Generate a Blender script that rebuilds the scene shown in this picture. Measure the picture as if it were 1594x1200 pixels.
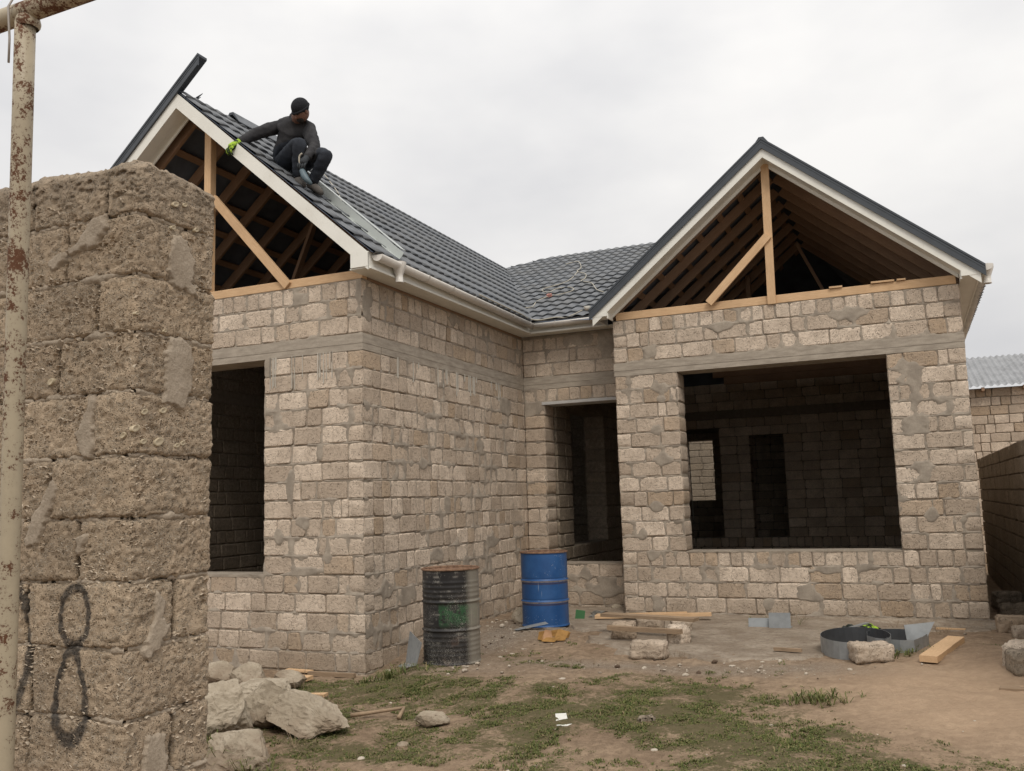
import bpy, bmesh, math, random
from mathutils import Vector, Matrix, noise
R = random.Random(7)
for o in list(bpy.data.objects): bpy.data.objects.remove(o)
S = bpy.context.scene
COL = S.collection
# ------------------------------------------------------------------ camera, sky, sun, exposure
yaw, pitch, roll = -0.4077, 0.1275, -0.0298
fwd = Vector((math.sin(yaw)*math.cos(pitch), math.cos(yaw)*math.cos(pitch), math.sin(pitch)))
rt = Vector((math.cos(yaw), -math.sin(yaw), 0)); up = rt.cross(fwd)
r2 = rt*math.cos(roll)+up*math.sin(roll); u2 = up*math.cos(roll)-rt*math.sin(roll)
CAM = Vector((5.291, -8.2085, 1.5212))
cd = bpy.data.cameras.new('camera'); cam = bpy.data.objects.new('camera', cd); COL.objects.link(cam)
cam.matrix_world = Matrix(((r2.x, u2.x, -fwd.x, CAM.x), (r2.y, u2.y, -fwd.y, CAM.y), (r2.z, u2.z, -fwd.z, CAM.z), (0, 0, 0, 1)))
cd.sensor_width = 36; cd.lens = 36*1408/1594; cd.clip_start = .05; cd.clip_end = 2000
S.camera = cam
W = bpy.data.worlds.new('World'); S.world = W; W.use_nodes = True
nt = W.node_tree; N = nt.nodes; L = nt.links; N.clear()
out = N.new('ShaderNodeOutputWorld'); bg = N.new('ShaderNodeBackground'); bg.inputs['Strength'].default_value = 0.1
sky = N.new('ShaderNodeTexSky'); sky.sky_type = 'NISHITA'; sky.sun_disc = False
SUN_EL, SUN_AZ = math.radians(52), math.radians(148)       # azimuth clockwise from +Y
sky.sun_elevation = SUN_EL; sky.sun_rotation = SUN_AZ; sky.air_density = 1; sky.dust_density = 4
hsv = N.new('ShaderNodeHueSaturation'); hsv.inputs['Saturation'].default_value = .25; hsv.inputs['Value'].default_value = .6
L.new(sky.outputs[0], hsv.inputs['Color'])
tc = N.new('ShaderNodeTexCoord'); sep = N.new('ShaderNodeSeparateXYZ'); L.new(tc.outputs['Generated'], sep.inputs[0])
mp = N.new('ShaderNodeMapping'); mp.inputs['Scale'].default_value = (1.6, 1.6, 3.2); L.new(tc.outputs['Generated'], mp.inputs[0])
nz = N.new('ShaderNodeTexNoise'); nz.inputs['Scale'].default_value = 1.5; nz.inputs['Detail'].default_value = 5; nz.inputs['Roughness'].default_value = .5
L.new(mp.outputs[0], nz.inputs['Vector'])
cr = N.new('ShaderNodeValToRGB'); L.new(nz.outputs['Fac'], cr.inputs[0])
cr.color_ramp.elements[0].position = .36; cr.color_ramp.elements[0].color = (.86, .857, .872, 1)
cr.color_ramp.elements[1].position = .64; cr.color_ramp.elements[1].color = (1.12, 1.10, 1.075, 1)
gr = N.new('ShaderNodeMapRange'); L.new(sep.outputs['Z'], gr.inputs['Value'])
gr.inputs['From Min'].default_value = 0; gr.inputs['From Max'].default_value = 1
gr.inputs['To Min'].default_value = 6.15; gr.inputs['To Max'].default_value = 10.2
vm = N.new('ShaderNodeVectorMath'); vm.operation = 'SCALE'; L.new(cr.outputs[0], vm.inputs[0]); L.new(gr.outputs[0], vm.inputs['Scale'])
mx = N.new('ShaderNodeMix'); mx.data_type = 'RGBA'; mx.inputs['Factor'].default_value = .9
L.new(hsv.outputs[0], mx.inputs[6]); L.new(vm.outputs[0], mx.inputs[7])
L.new(mx.outputs[2], bg.inputs['Color']); L.new(bg.outputs[0], out.inputs['Surface'])
sd = bpy.data.lights.new('sun', 'SUN'); sd.energy = 1.45; sd.angle = math.radians(22); sd.color = (1, .93, .84)
sun = bpy.data.objects.new('sun', sd); COL.objects.link(sun)
sdir = Vector((math.sin(SUN_AZ)*math.cos(SUN_EL), math.cos(SUN_AZ)*math.cos(SUN_EL), math.sin(SUN_EL)))
sun.rotation_euler = sdir.to_track_quat('Z', 'Y').to_euler(); sun.location = (0, -20, 30)
S.view_settings.view_transform = 'Standard'; S.view_settings.look = 'None'; S.view_settings.exposure = .30; S.view_settings.gamma = 1
S.view_settings.use_curve_mapping = False
S.render.resolution_x = 1024; S.render.resolution_y = 771

# ------------------------------------------------------------------ node helper
class NT:
    def __init__(s, name):
        s.m = bpy.data.materials.new(name); s.m.use_nodes = True; s.t = s.m.node_tree; s.b = s.t.nodes['Principled BSDF']
        s.pos = s.n('ShaderNodeNewGeometry').outputs['Position']
    def n(s, t): return s.t.nodes.new(t)
    def l(s, a, b): s.t.links.new(a, b)
    def put(s, sock, v):
        if isinstance(v, bpy.types.NodeSocket): s.l(v, sock)
        elif isinstance(v, (tuple, list)) and len(v) == 3 and sock.type == 'RGBA': sock.default_value = (*v, 1)
        else: sock.default_value = v
    def noise(s, scale, detail=4, rough=.6, vec=None, dist=0, stretch=None):
        vec = vec or s.pos
        if stretch:
            mm = s.n('ShaderNodeMapping'); s.l(vec, mm.inputs[0]); mm.inputs['Scale'].default_value = stretch; vec = mm.outputs[0]
        x = s.n('ShaderNodeTexNoise'); s.l(vec, x.inputs['Vector']); x.inputs['Scale'].default_value = scale
        x.inputs['Detail'].default_value = detail; x.inputs['Roughness'].default_value = rough; x.inputs['Distortion'].default_value = dist
        return x.outputs['Fac']
    def vor(s, scale, vec=None, feat='F1', out='Distance', rnd=1):
        x = s.n('ShaderNodeTexVoronoi'); x.feature = feat; s.l(vec or s.pos, x.inputs['Vector']); x.inputs['Scale'].default_value = scale
        x.inputs['Randomness'].default_value = rnd
        return x.outputs[out]
    def math(s, op, a, b=0., clamp=False):
        x = s.n('ShaderNodeMath'); x.operation = op; x.use_clamp = clamp; s.put(x.inputs[0], a); s.put(x.inputs[1], b); return x.outputs[0]
    def ramp(s, v, a, b, lo=0., hi=1., smooth=True):
        x = s.n('ShaderNodeMapRange'); x.interpolation_type = 'SMOOTHSTEP' if smooth else 'LINEAR'; s.put(x.inputs['Value'], v)
        x.inputs['From Min'].default_value = a; x.inputs['From Max'].default_value = b
        s.put(x.inputs['To Min'], lo); s.put(x.inputs['To Max'], hi); return x.outputs[0]
    def mix(s, f, a, b, mode='MIX'):
        x = s.n('ShaderNodeMix'); x.data_type = 'RGBA'; x.blend_type = mode; s.put(x.inputs[0], f); s.put(x.inputs[6], a); s.put(x.inputs[7], b)
        return x.outputs[2]
    def bump(s, h, strength=.5, dist=.01, nrm=None):
        x = s.n('ShaderNodeBump'); x.inputs['Strength'].default_value = min(1, strength); x.inputs['Distance'].default_value = dist
        s.put(x.inputs['Height'], h)
        if nrm: s.l(nrm, x.inputs['Normal'])
        return x.outputs[0]
    def rnd(s):
        a = s.n('ShaderNodeObjectInfo').outputs['Random']; g = s.n('ShaderNodeNewGeometry').outputs['Random Per Island']
        return s.math('FRACT', s.math('ADD', a, g))
    def fin(s, col, rough=.9, nrm=None, metal=0., spec=.3):
        s.put(s.b.inputs['Base Color'], col); s.put(s.b.inputs['Roughness'], rough); s.put(s.b.inputs['Metallic'], metal)
        s.b.inputs['Specular IOR Level'].default_value = spec
        if nrm: s.l(nrm, s.b.inputs['Normal'])
        return s.m

def stone_mat(name, c1, c2, c3, sc=1., shells=.5, bump=.7, pit=.8, lo=.6, blotch=.75):
    m = NT(name); r = m.rnd()
    base = m.mix(m.ramp(r, 0, 1, smooth=False), c1, c2)
    r2_ = m.math('FRACT', m.math('MULTIPLY', r, 17.3))
    base = m.mix(m.ramp(r2_, .78, .95, 0, .7), base, c3)
    big = m.noise(3.2/sc, 3); mid = m.noise(22/sc, 5, .65); fine = m.noise(90/sc, 4, .7)
    base = m.mix(m.ramp(big, .35, .7, 0, .45), base, tuple(x*.72 for x in c2))
    base = m.mix(m.ramp(mid, .35, .68, blotch, 0), base, tuple(x*.62 for x in c2))
    wv = m.noise(9/sc, 2, .5)
    pits = m.vor(70/sc); pits2 = m.vor(30/sc); pmask = m.math('MULTIPLY', m.ramp(pits, .15, .36, 1, 0), m.ramp(m.noise(16/sc, 3), .40, .56)); pmask = m.math('MAXIMUM', pmask, m.math('MULTIPLY', m.ramp(pits2, .10, .26, 1, 0), m.ramp(m.noise(11/sc, 3), .48, .6)))
    sh = m.noise(60/sc, 3, .8, stretch=(1, 1, 2.6), dist=.6)
    shm = m.math('MULTIPLY', m.ramp(sh, lo, lo+.08), m.ramp(m.noise(7/sc, 2), .4, .62))
    base = m.mix(m.math('MULTIPLY', shm, shells), base, (.72, .64, .52))
    base = m.mix(m.math('MULTIPLY', pmask, pit), base, tuple(x*.22 for x in c2))
    h = m.math('SUBTRACT', m.math('ADD', m.math('ADD', m.math('MULTIPLY', mid, 1.), m.math('MULTIPLY', fine, .5)), m.math('MULTIPLY', shm, .25)), m.math('MULTIPLY', pmask, .7))
    return m, base, m.bump(h, bump, .016*max(sc, .6))
m, c, nr = stone_mat('limestone', (.80, .672, .54), (.49, .395, .305), (.46, .335, .22), .8, .55, 1., 1., .6, .3)
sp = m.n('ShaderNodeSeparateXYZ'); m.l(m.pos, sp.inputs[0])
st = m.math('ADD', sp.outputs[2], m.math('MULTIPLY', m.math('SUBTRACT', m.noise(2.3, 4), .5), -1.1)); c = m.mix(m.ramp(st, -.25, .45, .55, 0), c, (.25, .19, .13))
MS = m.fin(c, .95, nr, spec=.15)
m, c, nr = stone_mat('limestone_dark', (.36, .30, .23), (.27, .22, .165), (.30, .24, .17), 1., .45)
MSD = m.fin(c, .95, nr, spec=.15)  # darker copy of the limestone; on some inner walls it stands in for shade
# foreground coquina: same rock close up, with the sprayed number
m, c, nr = stone_mat('shell_limestone', (.62, .49, .35), (.45, .35, .248), (.56, .43, .295), .42, .9, 1., .8, .53, .5)
def sprayed(m):
    sp = m.n('ShaderNodeSeparateXYZ'); m.l(m.pos, sp.inputs[0]); PX, PY, PZ = sp.outputs
    wob = m.math('MULTIPLY', m.math('SUBTRACT', m.noise(9, 2), .5), .03)
    wid = m.noise(14, 2)
    def ring(cx, cz, a, b, w, taper=0.):
        x = m.math('SUBTRACT', m.math('ADD', PX, wob), cx); z = m.math('SUBTRACT', m.math('ADD', PZ, wob), cz)
        aa = m.math('MULTIPLY', m.math('ADD', m.math('MULTIPLY', z, -taper/b), 1.), a)
        q = m.math('SQRT', m.math('ADD', m.math('POWER', m.math('DIVIDE', x, aa), 2.), m.math('POWER', m.math('DIVIDE', z, b), 2.)))
        d = m.math('MULTIPLY', m.math('ABSOLUTE', m.math('SUBTRACT', q, 1.)), a)
        return m.ramp(d, w*.5, w*1.3, 1, 0)
    g1 = ring(2.876, 1.205, .058, .088, .0115); g2 = ring(2.866, .972, .062, .140, .0125, .35)
    g3 = m.math('MULTIPLY', ring(2.585, 1.10, .095, .19, .014), m.ramp(PX, 2.6, 2.62))
    gg = m.math('MAXIMUM', m.math('MAXIMUM', g1, g2), g3)
    gg = m.math('MULTIPLY', gg, m.ramp(PY, -6.06, -6.08))
    gg = m.math('MULTIPLY', gg, m.ramp(m.noise(110, 3, .7), .25, .6, .65, .97))
    return gg, PZ
gg, PZ = sprayed(m)
c = m.mix(m.math('MULTIPLY', gg, .88), c, (.035, .036, .038))
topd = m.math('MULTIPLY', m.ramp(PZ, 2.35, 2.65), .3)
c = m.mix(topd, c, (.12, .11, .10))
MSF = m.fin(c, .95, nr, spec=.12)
def simple_noise_mat(name, ca, cb, scale=12, bump=.3, rough=.9, dist=.006, metal=0, spec=.3, fine=120):
    m = NT(name); n1 = m.noise(scale, 5, .6); n2 = m.noise(fine, 4, .7)
    c = m.mix(m.ramp(n1, .3, .7), ca, cb); c = m.mix(m.ramp(n2, .35, .65, .25, 0), c, tuple(x*.6 for x in ca))
    return m.fin(c, rough, m.bump(m.math('ADD', n1, m.math('MULTIPLY', n2, .5)), bump, dist), metal, spec)
MM = simple_noise_mat('mortar', (.27, .23, .18), (.36, .31, .245), 9, .6)
MMG = simple_noise_mat('mortar_patch', (.265, .225, .18), (.385, .33, .265), 7, .9, fine=60)
MMF = simple_noise_mat('mortar_old', (.20, .165, .125), (.26, .22, .17), 14, .7)
m = NT('mortar_trowelled'); n1 = m.noise(11, 5, .6); n2 = m.noise(120, 4, .7)
c = m.mix(m.ramp(n1, .3, .7), (.33, .27, .205), (.43, .36, .28)); c = m.mix(m.ramp(n2, .35, .65, .35, 0), c, (.18, .15, .11))
c = m.mix(m.math('MULTIPLY', sprayed(m)[0], .88), c, (.035, .036, .038)); MMFP = m.fin(c, .9, m.bump(m.math('ADD', n1, n2), .7, .006), spec=.15)
# band concrete with formwork board lines
m = NT('band_concrete'); n1 = m.noise(5, 5, .6, stretch=(1, 1, 5)); n2 = m.noise(80, 3, .7)
c = m.mix(m.ramp(n1, .3, .7), (.28, .24, .195), (.40, .35, .285)); c = m.mix(m.ramp(n2, .3, .45, .5, 0), c, (.16, .15, .13))
MC = m.fin(c, .9, m.bump(m.math('ADD', n1, n2), .35, .006), spec=.2)
m = NT('slab_concrete'); n1 = m.noise(2.2, 6, .7); n2 = m.noise(30, 5, .75); n3 = m.noise(9, 4, .7, stretch=(1, 2.5, 1))
c = m.mix(m.ramp(n1, .35, .65), (.235, .19, .145), (.37, .315, .25)); c = m.mix(m.ramp(n3, .42, .62, 0, .6), c, (.22, .165, .115)); c = m.mix(m.ramp(n2, .35, .5, .5, 0), c, (.13, .10, .075)); c = m.mix(m.ramp(n2, .62, .72, 0, .4), c, (.45, .39, .32))
MSL = m.fin(c, .95, m.bump(m.math('ADD', n2, n3), .8, .02), spec=.1)
def wood_mat(name, ca, cb, gr=1.):
    m = NT(name); tcn = m.n('ShaderNodeTexCoord').outputs['Object']
    r = m.rnd()
    g = m.noise(10*gr, 6, .65, vec=tcn, dist=.8, stretch=(1, 9, 9)); g2_ = m.noise(3, 3, .5)
    k = m.vor(3.2, vec=tcn); 
    c = m.mix(m.ramp(g, .3, .7), ca, cb); c = m.mix(m.ramp(g2_, .4, .7, 0, .35), c, tuple(x*.7 for x in ca))
    c = m.mix(m.ramp(k, .02, .07, .8, 0), c, tuple(x*.35 for x in ca))
    c = m.mix(m.ramp(r, 0, 1, 0, .25), c, tuple(x*.65 for x in ca))
    return m.fin(c, .75, m.bump(g, .3, .003), spec=.25)
MW = wood_mat('pine_wood', (.56, .365, .205), (.68, .47, .28))
MWR = wood_mat('rafter_wood', (.29, .185, .12), (.38, .25, .165))
MWG = wood_mat('weathered_wood', (.24, .17, .11), (.36, .26, .17))
def flat(name, col, rough=.5, metal=0, spec=.5, var=.12, sc=6):
    m = NT(name); n1 = m.noise(sc, 4, .6)
    return m.fin(m.mix(m.ramp(n1, .35, .7, 0, 1), col, tuple(x*(1-var) for x in col)), m.ramp(n1, .3, .7, rough-.06, rough+.08), None, metal, spec)
m = NT('white_trim_paint'); n1 = m.noise(2.5, 5, .6); n2 = m.noise(26, 4, .7, stretch=(1, 1, .35))
c = m.mix(m.ramp(n1, .4, .75, 0, .5), (.74, .73, .67), (.60, .585, .52)); c = m.mix(m.ramp(n2, .60, .75, 0, .35), c, (.42, .38, .31))
MWH = m.fin(c, .45, m.bump(n1, .05, .01), spec=.4)
MGT = flat('gutter_plastic', (.66, .63, .58), .38, 0, .5, .1)
MTR = flat('dark_grey_trim', (.05, .058, .068), .35, .0, .5, .15)
m = NT('graphite_roof_tile'); r = m.rnd(); n1 = m.noise(2.2, 4, .6); n2 = m.noise(60, 3, .7)
c = m.mix(m.ramp(r, 0, 1), (.074, .082, .092), (.094, .103, .115)); c = m.mix(m.ramp(n1, .35, .7, 0, .5), c, (.16, .16, .155))
c = m.mix(m.ramp(n2, .68, .8, 0, .3), c, (.3, .29, .27))
MT = m.fin(c, m.ramp(n1, .3, .7, .38, .55), m.bump(n1, .06, .01), 0, .5)
MDK = flat('roof_underside_sheet', (.12, .145, .19), .6, 0, .3, .25, 3)
MGS = flat('bare_sheet_metal', (.30, .315, .32), .42, .35, .5, .2, 9)
MGD = flat('sheet_metal_back', (.055, .06, .066), .5, .1, .4, .2, 9)
MFL = flat('primed_flashing', (.47, .50, .48), .4, .1, .5, .1, 4)
def rusty(name, paint, thr=.6, rustc=(.16, .06, .025), sc=10, hs=40):
    m = NT(name); n1 = m.noise(sc, 5, .75); n2 = m.noise(hs, 5, .8); n3 = m.noise(1.7, 3, .6)
    a = m.math('ADD', m.math('MULTIPLY', n1, .5), m.math('ADD', m.math('MULTIPLY', n2, .4), m.math('MULTIPLY', n3, .35)))
    k = m.ramp(a, thr, thr+.04)
    c = m.mix(m.ramp(n1, .3, .7, 0, .5), paint, tuple(x*.75 for x in paint)); c = m.mix(k, c, m.mix(n2, rustc, tuple(x*.4 for x in rustc)))
    return m, c, k, n2
m, c, k, n2 = rusty('rusty_cream_pipe_paint', (.41, .35, .25), .64, (.16, .07, .035), 14, 120)
MPI = m.fin(c, m.ramp(k, 0, 1, .5, .9), m.bump(m.math('MULTIPLY', k, -1), .3, .002), spec=.4)
# ground
m = NT('dirt_ground')
at = m.n('ShaderNodeAttribute'); at.attribute_name = 'cover'; sc_ = m.n('ShaderNodeSeparateColor'); m.l(at.outputs['Color'], sc_.inputs[0])
GR, SA, DB = sc_.outputs
n1 = m.noise(1.3, 5, .6); n2 = m.noise(14, 6, .7); n3 = m.noise(70, 4, .75); n4 = m.noise(5, 4, .6)
c = m.mix(m.ramp(n1, .35, .65), (.30, .215, .145), (.385, .285, .195))
c = m.mix(m.ramp(n2, .35, .7, .6, 0), c, (.125, .088, .058)); c = m.mix(m.ramp(n3, .62, .75, 0, .45), c, (.36, .30, .23))
c = m.mix(m.math('MULTIPLY', SA, .6), c, m.mix(n2, (.47, .33, .22), (.55, .40, .27)))
c = m.mix(m.math('MULTIPLY', DB, m.ramp(n2, .35, .6, .4, .9)), c, m.mix(m.ramp(n3, .4, .6), (.17, .14, .11), (.33, .29, .24)))
gm = m.math('MULTIPLY', GR, m.ramp(n4, .2, .55, .35, 1))
gm = m.ramp(m.math('ADD', gm, m.math('MULTIPLY', m.math('SUBTRACT', m.noise(26, 5, .75), .5), 2.2)), .35, .75)
c = m.mix(m.math('MULTIPLY', gm, .8), c, m.mix(n3, (.06, .058, .024), (.125, .11, .055)))
MG = m.fin(c, .95, m.bump(m.math('ADD', m.math('MULTIPLY', n2, 1.2), n3), .8, .02), spec=.1)
m = NT('grass_blade'); r = m.rnd()
c = m.mix(r, (.07, .095, .028), (.15, .155, .05)); c = m.mix(m.ramp(m.math('FRACT', m.math('MULTIPLY', r, 7.7)), .75, .9, 0, 1), c, (.24, .19, .10))
MGR = m.fin(c, .7, spec=.2)
MDRY = flat('dry_stem', (.22, .16, .10), .9)
m = NT('rubble_stone'); r = m.rnd(); c = m.mix(r, (.26, .215, .165), (.50, .44, .36)); c = m.mix(m.ramp(m.math('FRACT', m.math('MULTIPLY', r, 9.1)), .8, .82), c, (.10, .07, .05))
MRB = m.fin(c, .95, m.bump(m.noise(60, 4), .5, .01), spec=.1)
m = NT('boulder_rock'); n1 = m.noise(4, 6, .65); n2 = m.noise(40, 5, .75); v = m.vor(26)
c = m.mix(m.ramp(n1, .3, .7), (.30, .25, .185), (.44, .38, .295)); c = m.mix(m.ramp(n2, .55, .7, 0, .6), c, (.17, .135, .10))
c = m.mix(m.math('MULTIPLY', m.ramp(v, .05, .16, 1, 0), m.ramp(n1, .45, .6)), c, (.11, .085, .06))
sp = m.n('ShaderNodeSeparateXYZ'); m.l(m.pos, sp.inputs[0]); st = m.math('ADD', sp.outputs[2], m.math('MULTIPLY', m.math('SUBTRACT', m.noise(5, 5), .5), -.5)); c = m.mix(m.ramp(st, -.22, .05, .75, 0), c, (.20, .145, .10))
MBO = m.fin(c, .95, m.bump(m.math('ADD', n1, m.math('MULTIPLY', n2, .6)), .8, .02), spec=.1)

# ------------------------------------------------------------------ mesh helpers
class MB:
    def __init__(s): s.v = []; s.f = []; s.mi = []
    def add(s, vs, fs, mi=0):
        b = len(s.v); s.v += [tuple(x) for x in vs]; s.f += [tuple(b+i for i in f) for f in fs]; s.mi += [mi]*len(fs); return s
    def box(s, x0, x1, y0, y1, z0, z1, M=None, mi=0):
        vs = [Vector((x, y, z)) for z in (z0, z1) for y in (y0, y1) for x in (x0, x1)]
        if M: vs = [M@v for v in vs]
        return s.add(vs, [(0, 2, 3, 1), (4, 5, 7, 6), (0, 1, 5, 4), (2, 6, 7, 3), (0, 4, 6, 2), (1, 3, 7, 5)], mi)
    def beam(s, a, b, w, h, upv=(0, 0, 1), mi=0):
        a, b = Vector(a), Vector(b); d = (b-a).normalized(); upv = Vector(upv); sd_ = d.cross(upv).normalized(); uu = sd_.cross(d)
        vs = [p+sd_*sx*w/2+uu*sz*h/2 for p in (a, b) for sx, sz in ((-1, -1), (1, -1), (1, 1), (-1, 1))]
        return s.add(vs, [(3, 2, 1, 0), (4, 5, 6, 7), (0, 1, 5, 4), (1, 2, 6, 5), (2, 3, 7, 6), (3, 0, 4, 7)], mi)
    def tube(s, pts, r, n=8, cap=True, mi=0):
        pts = [Vector(p) for p in pts]; rs = r if isinstance(r, (list, tuple)) else [r]*len(pts); b = []
        px = None
        for i, p in enumerate(pts):
            t = (pts[min(i+1, len(pts)-1)]-pts[max(i-1, 0)]).normalized()
            if px is None: px = t.orthogonal().normalized()
            px = (px-t*px.dot(t)).normalized(); py = t.cross(px)
            b += [p+(px*math.cos(2*math.pi*k/n)+py*math.sin(2*math.pi*k/n))*rs[i] for k in range(n)]
        fs = [(i*n+k, i*n+(k+1) % n, (i+1)*n+(k+1) % n, (i+1)*n+k) for i in range(len(pts)-1) for k in range(n)]
        if cap: fs += [tuple(range(n-1, -1, -1)), tuple(range((len(pts)-1)*n, len(pts)*n))]
        return s.add(b, fs, mi)
    def prism(s, poly, d, mi=0):      # poly: 3D points, extruded by vector d
        n = len(poly); poly = [Vector(p) for p in poly]; d = Vector(d)
        return s.add(poly+[p+d for p in poly], [tuple(range(n-1, -1, -1)), tuple(range(n, 2*n))]+[(i, (i+1) % n, n+(i+1) % n, n+i) for i in range(n)], mi)
    def lathe(s, prof, c, n=40, mi=0):
        c = Vector(c); vs = [c+Vector((r*math.cos(2*math.pi*k/n), r*math.sin(2*math.pi*k/n), z)) for r, z in prof for k in range(n)]
        return s.add(vs, [(i*n+k, i*n+(k+1) % n, (i+1)*n+(k+1) % n, (i+1)*n+k) for i in range(len(prof)-1) for k in range(n)], mi)
    def mesh(s, name, mats, smooth=False):
        me = bpy.data.meshes.new(name); me.from_pydata(s.v, [], s.f)
        for mm in (mats if isinstance(mats, (list, tuple)) else [mats]): me.materials.append(mm)
        if any(s.mi): me.polygons.foreach_set('material_index', s.mi)
        bm = bmesh.new(); bm.from_mesh(me); bmesh.ops.recalc_face_normals(bm, faces=bm.faces); bm.to_mesh(me); bm.free()
        if smooth: me.polygons.foreach_set('use_smooth', [True]*len(me.polygons))
        me.update(); return me
def link(name, me, parent=None, M=None, **k):
    o = bpy.data.objects.new(name, me); COL.objects.link(o)
    if parent:
        o.parent = parent
        if parent.type == 'EMPTY': o.matrix_parent_inverse = Matrix.Translation(-parent.location)
    if M is not None: o.matrix_basis = M
    for a, b in k.items(): o[a] = b
    return o
def part(name, mb, mat, parent, smooth=False, **k):
    return link(name, mb.mesh(name, mat, smooth), parent, **k)
def thing(name, label, cat, loc, group=None):
    o = bpy.data.objects.new(name, None); COL.objects.link(o); o.location = loc; o.empty_display_size = .2
    o['label'] = label; o['category'] = cat
    if group: o['group'] = group
    return o
def solo(name, mb, mat, label, cat, smooth=False, group=None):
    o = link(name, mb.mesh(name, mat, smooth)); o['label'] = label; o['category'] = cat
    if group: o['group'] = group
    bb = [Vector(v.co) for v in o.data.vertices]; c = Vector((sum(v.x for v in bb)/len(bb), sum(v.y for v in bb)/len(bb), min(v.z for v in bb)))
    o.data.transform(Matrix.Translation(-c)); o.location = c
    return o
def proj(P):
    d = Vector(P)-CAM; z = d.dot(fwd)
    return (797+1408*d.dot(r2)/z, 600-1408*d.dot(u2)/z, z) if z > .05 else (-9999, -9999, z)
GC = [(0,-.25,-.23),(-2,-.3,-.22),(-6,-.5,-.25),(.15,1.3,-.12),(.2,3,-.03),(.95,0,-.06),(1.1,2.3,-.02),(1.2,4.2,-.02),(1.65,3.7,-.02),(3.5,3.7,-.03),(6,3.7,-.1),(3,1.5,-.03),(4.5,1.5,-.03),(2.2,0,-.05),
(3.5,-1,-.08),(1,-2,-.16),(1.2,-3.2,-.2),(0,-2.2,-.22),(3,-3,-.14),(5.5,0,.0),(6.2,1.5,.04),(6.4,3,.0),(6.3,5,-.1),(6.3,10,-.15),(7,0,.1),(5,-3,-.05),(8,-3,.05),(5.3,-8,-.1),(2,-6,-.15),(-5,-5,-.3),(12,0,.1),(0,12,-.2),(0,25,-.2),(12,12,-.1),(-12,3,-.3)]
def gz(x, y):
    s = w = 0.
    for a, b, z in GC:
        d = (x-a)**2+(y-b)**2+.08; k = 1/(d*d); s += k*z; w += k
    return s/w

# ------------------------------------------------------------------ ground
def cover(x, y):
    """grass, sand, debris amounts at a ground point"""
    p = Vector((x, y, 0))
    n = noise.fractal(p*.9+Vector((3.1, 7.7, 0)), 1., 2., 4)*.5+.5; n2 = noise.fractal(p*3.1, 1., 2., 3)*.5+.5
    def blob(cx, cy, rx, ry): return math.exp(-(((x-cx)/rx)**2+((y-cy)/ry)**2))
    g = 1.0*blob(.4, -.75, 1.1, .55)+.9*blob(1.2, -2.2, 1.3, .8)+.75*blob(2.7, -1.2, 1.3, .7)+.85*blob(4.2, -1.9, 1.1, .6)+.6*blob(3.6, -.5, 1.2, .45)+.5*blob(5.15, 1.1, .35, .35)+.6*blob(3.9, -2.9, 1.3, .35)+.45*blob(2.4, -2.6, .9, .3)+.8*blob(5.2, -2.6, .8, .5)+.35*blob(1.8, .4, .7, .4)+.25*blob(5.9, 2.2, .4, .8)
    g -= 1.0*blob(5.6, -.3, .75, 1.3)+.5*blob(2.9, -3.3, 1.1, .3)+.55*blob(1.6, -.2, .4, .3)+.5*blob(2.0, -1.6, .3, .25)+.5*blob(3.3, -2.1, .3, .2)
    g = g*(.35+1.45*n)+(n2-.5)*1.1-.06
    if y > 1.7: g *= .35
    s = max(0, min(1, 1.4*blob(5.6, -.4, 1.0, 1.5)+.5*blob(3.5, -3.1, 1.5, .5)))
    d = 1.0*blob(.7, 1.6, .6, 1.3)+.8*blob(.9, 2.9, .6, .7)+.8*blob(2.9, .25, 1.5, .22)+.6*blob(4.3, .5, .6, .3)+.4*blob(1.2, -.2, .8, .3)
    return max(0, min(1, g)), s, max(0, min(1, d))
def axis(a, b, c0, c1, step, big):
    r = []; x = a
    while x < b-1e-6:
        r.append(x)
        if c0 <= x < c1: x += step
        else:
            d = min(abs(x-c0), abs(x-c1)); x += max(step, min(big, d*.35+step))
            if r[-1] < c0 < x: x = c0
    r.append(b); return r
xs = axis(-60, 70, -2.6, 7.4, .045, 20); ys = axis(-30, 160, -4.2, 5.0, .045, 30)
vs = []; cols = []
for y in ys:
    for x in xs:
        z = gz(x, y) if abs(x) < 30 and abs(y) < 40 else -.2
        if -2.7 < x < 7.5 and -4.3 < y < 5.2:
            g, s, d = cover(x, y); z += .024*noise.fractal(Vector((x*3, y*3, 1)), 1., 2., 4)+.011*noise.fractal(Vector((x*14, y*14, 5)), .8, 2, 2)+.012*g
            if s > .2: z += .02*s*noise.noise(Vector((x*1.6, y*4, 2)))
        else: g, s, d = .15, 0, .2
        vs.append((x, y, z)); cols.append((g, s, d, 1))
nx = len(xs)
fs = [(j*nx+i, j*nx+i+1, (j+1)*nx+i+1, (j+1)*nx+i) for j in range(len(ys)-1) for i in range(nx-1)]
me = bpy.data.meshes.new('ground'); me.from_pydata(vs, [], fs); me.materials.append(MG)
ca = me.color_attributes.new('cover', 'FLOAT_COLOR', 'POINT'); ca.data.foreach_set('color', [v for c in cols for v in c])
me.polygons.foreach_set('use_smooth', [True]*len(me.polygons)); me.update()
go = link('ground', me); go['kind'] = 'structure'
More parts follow.
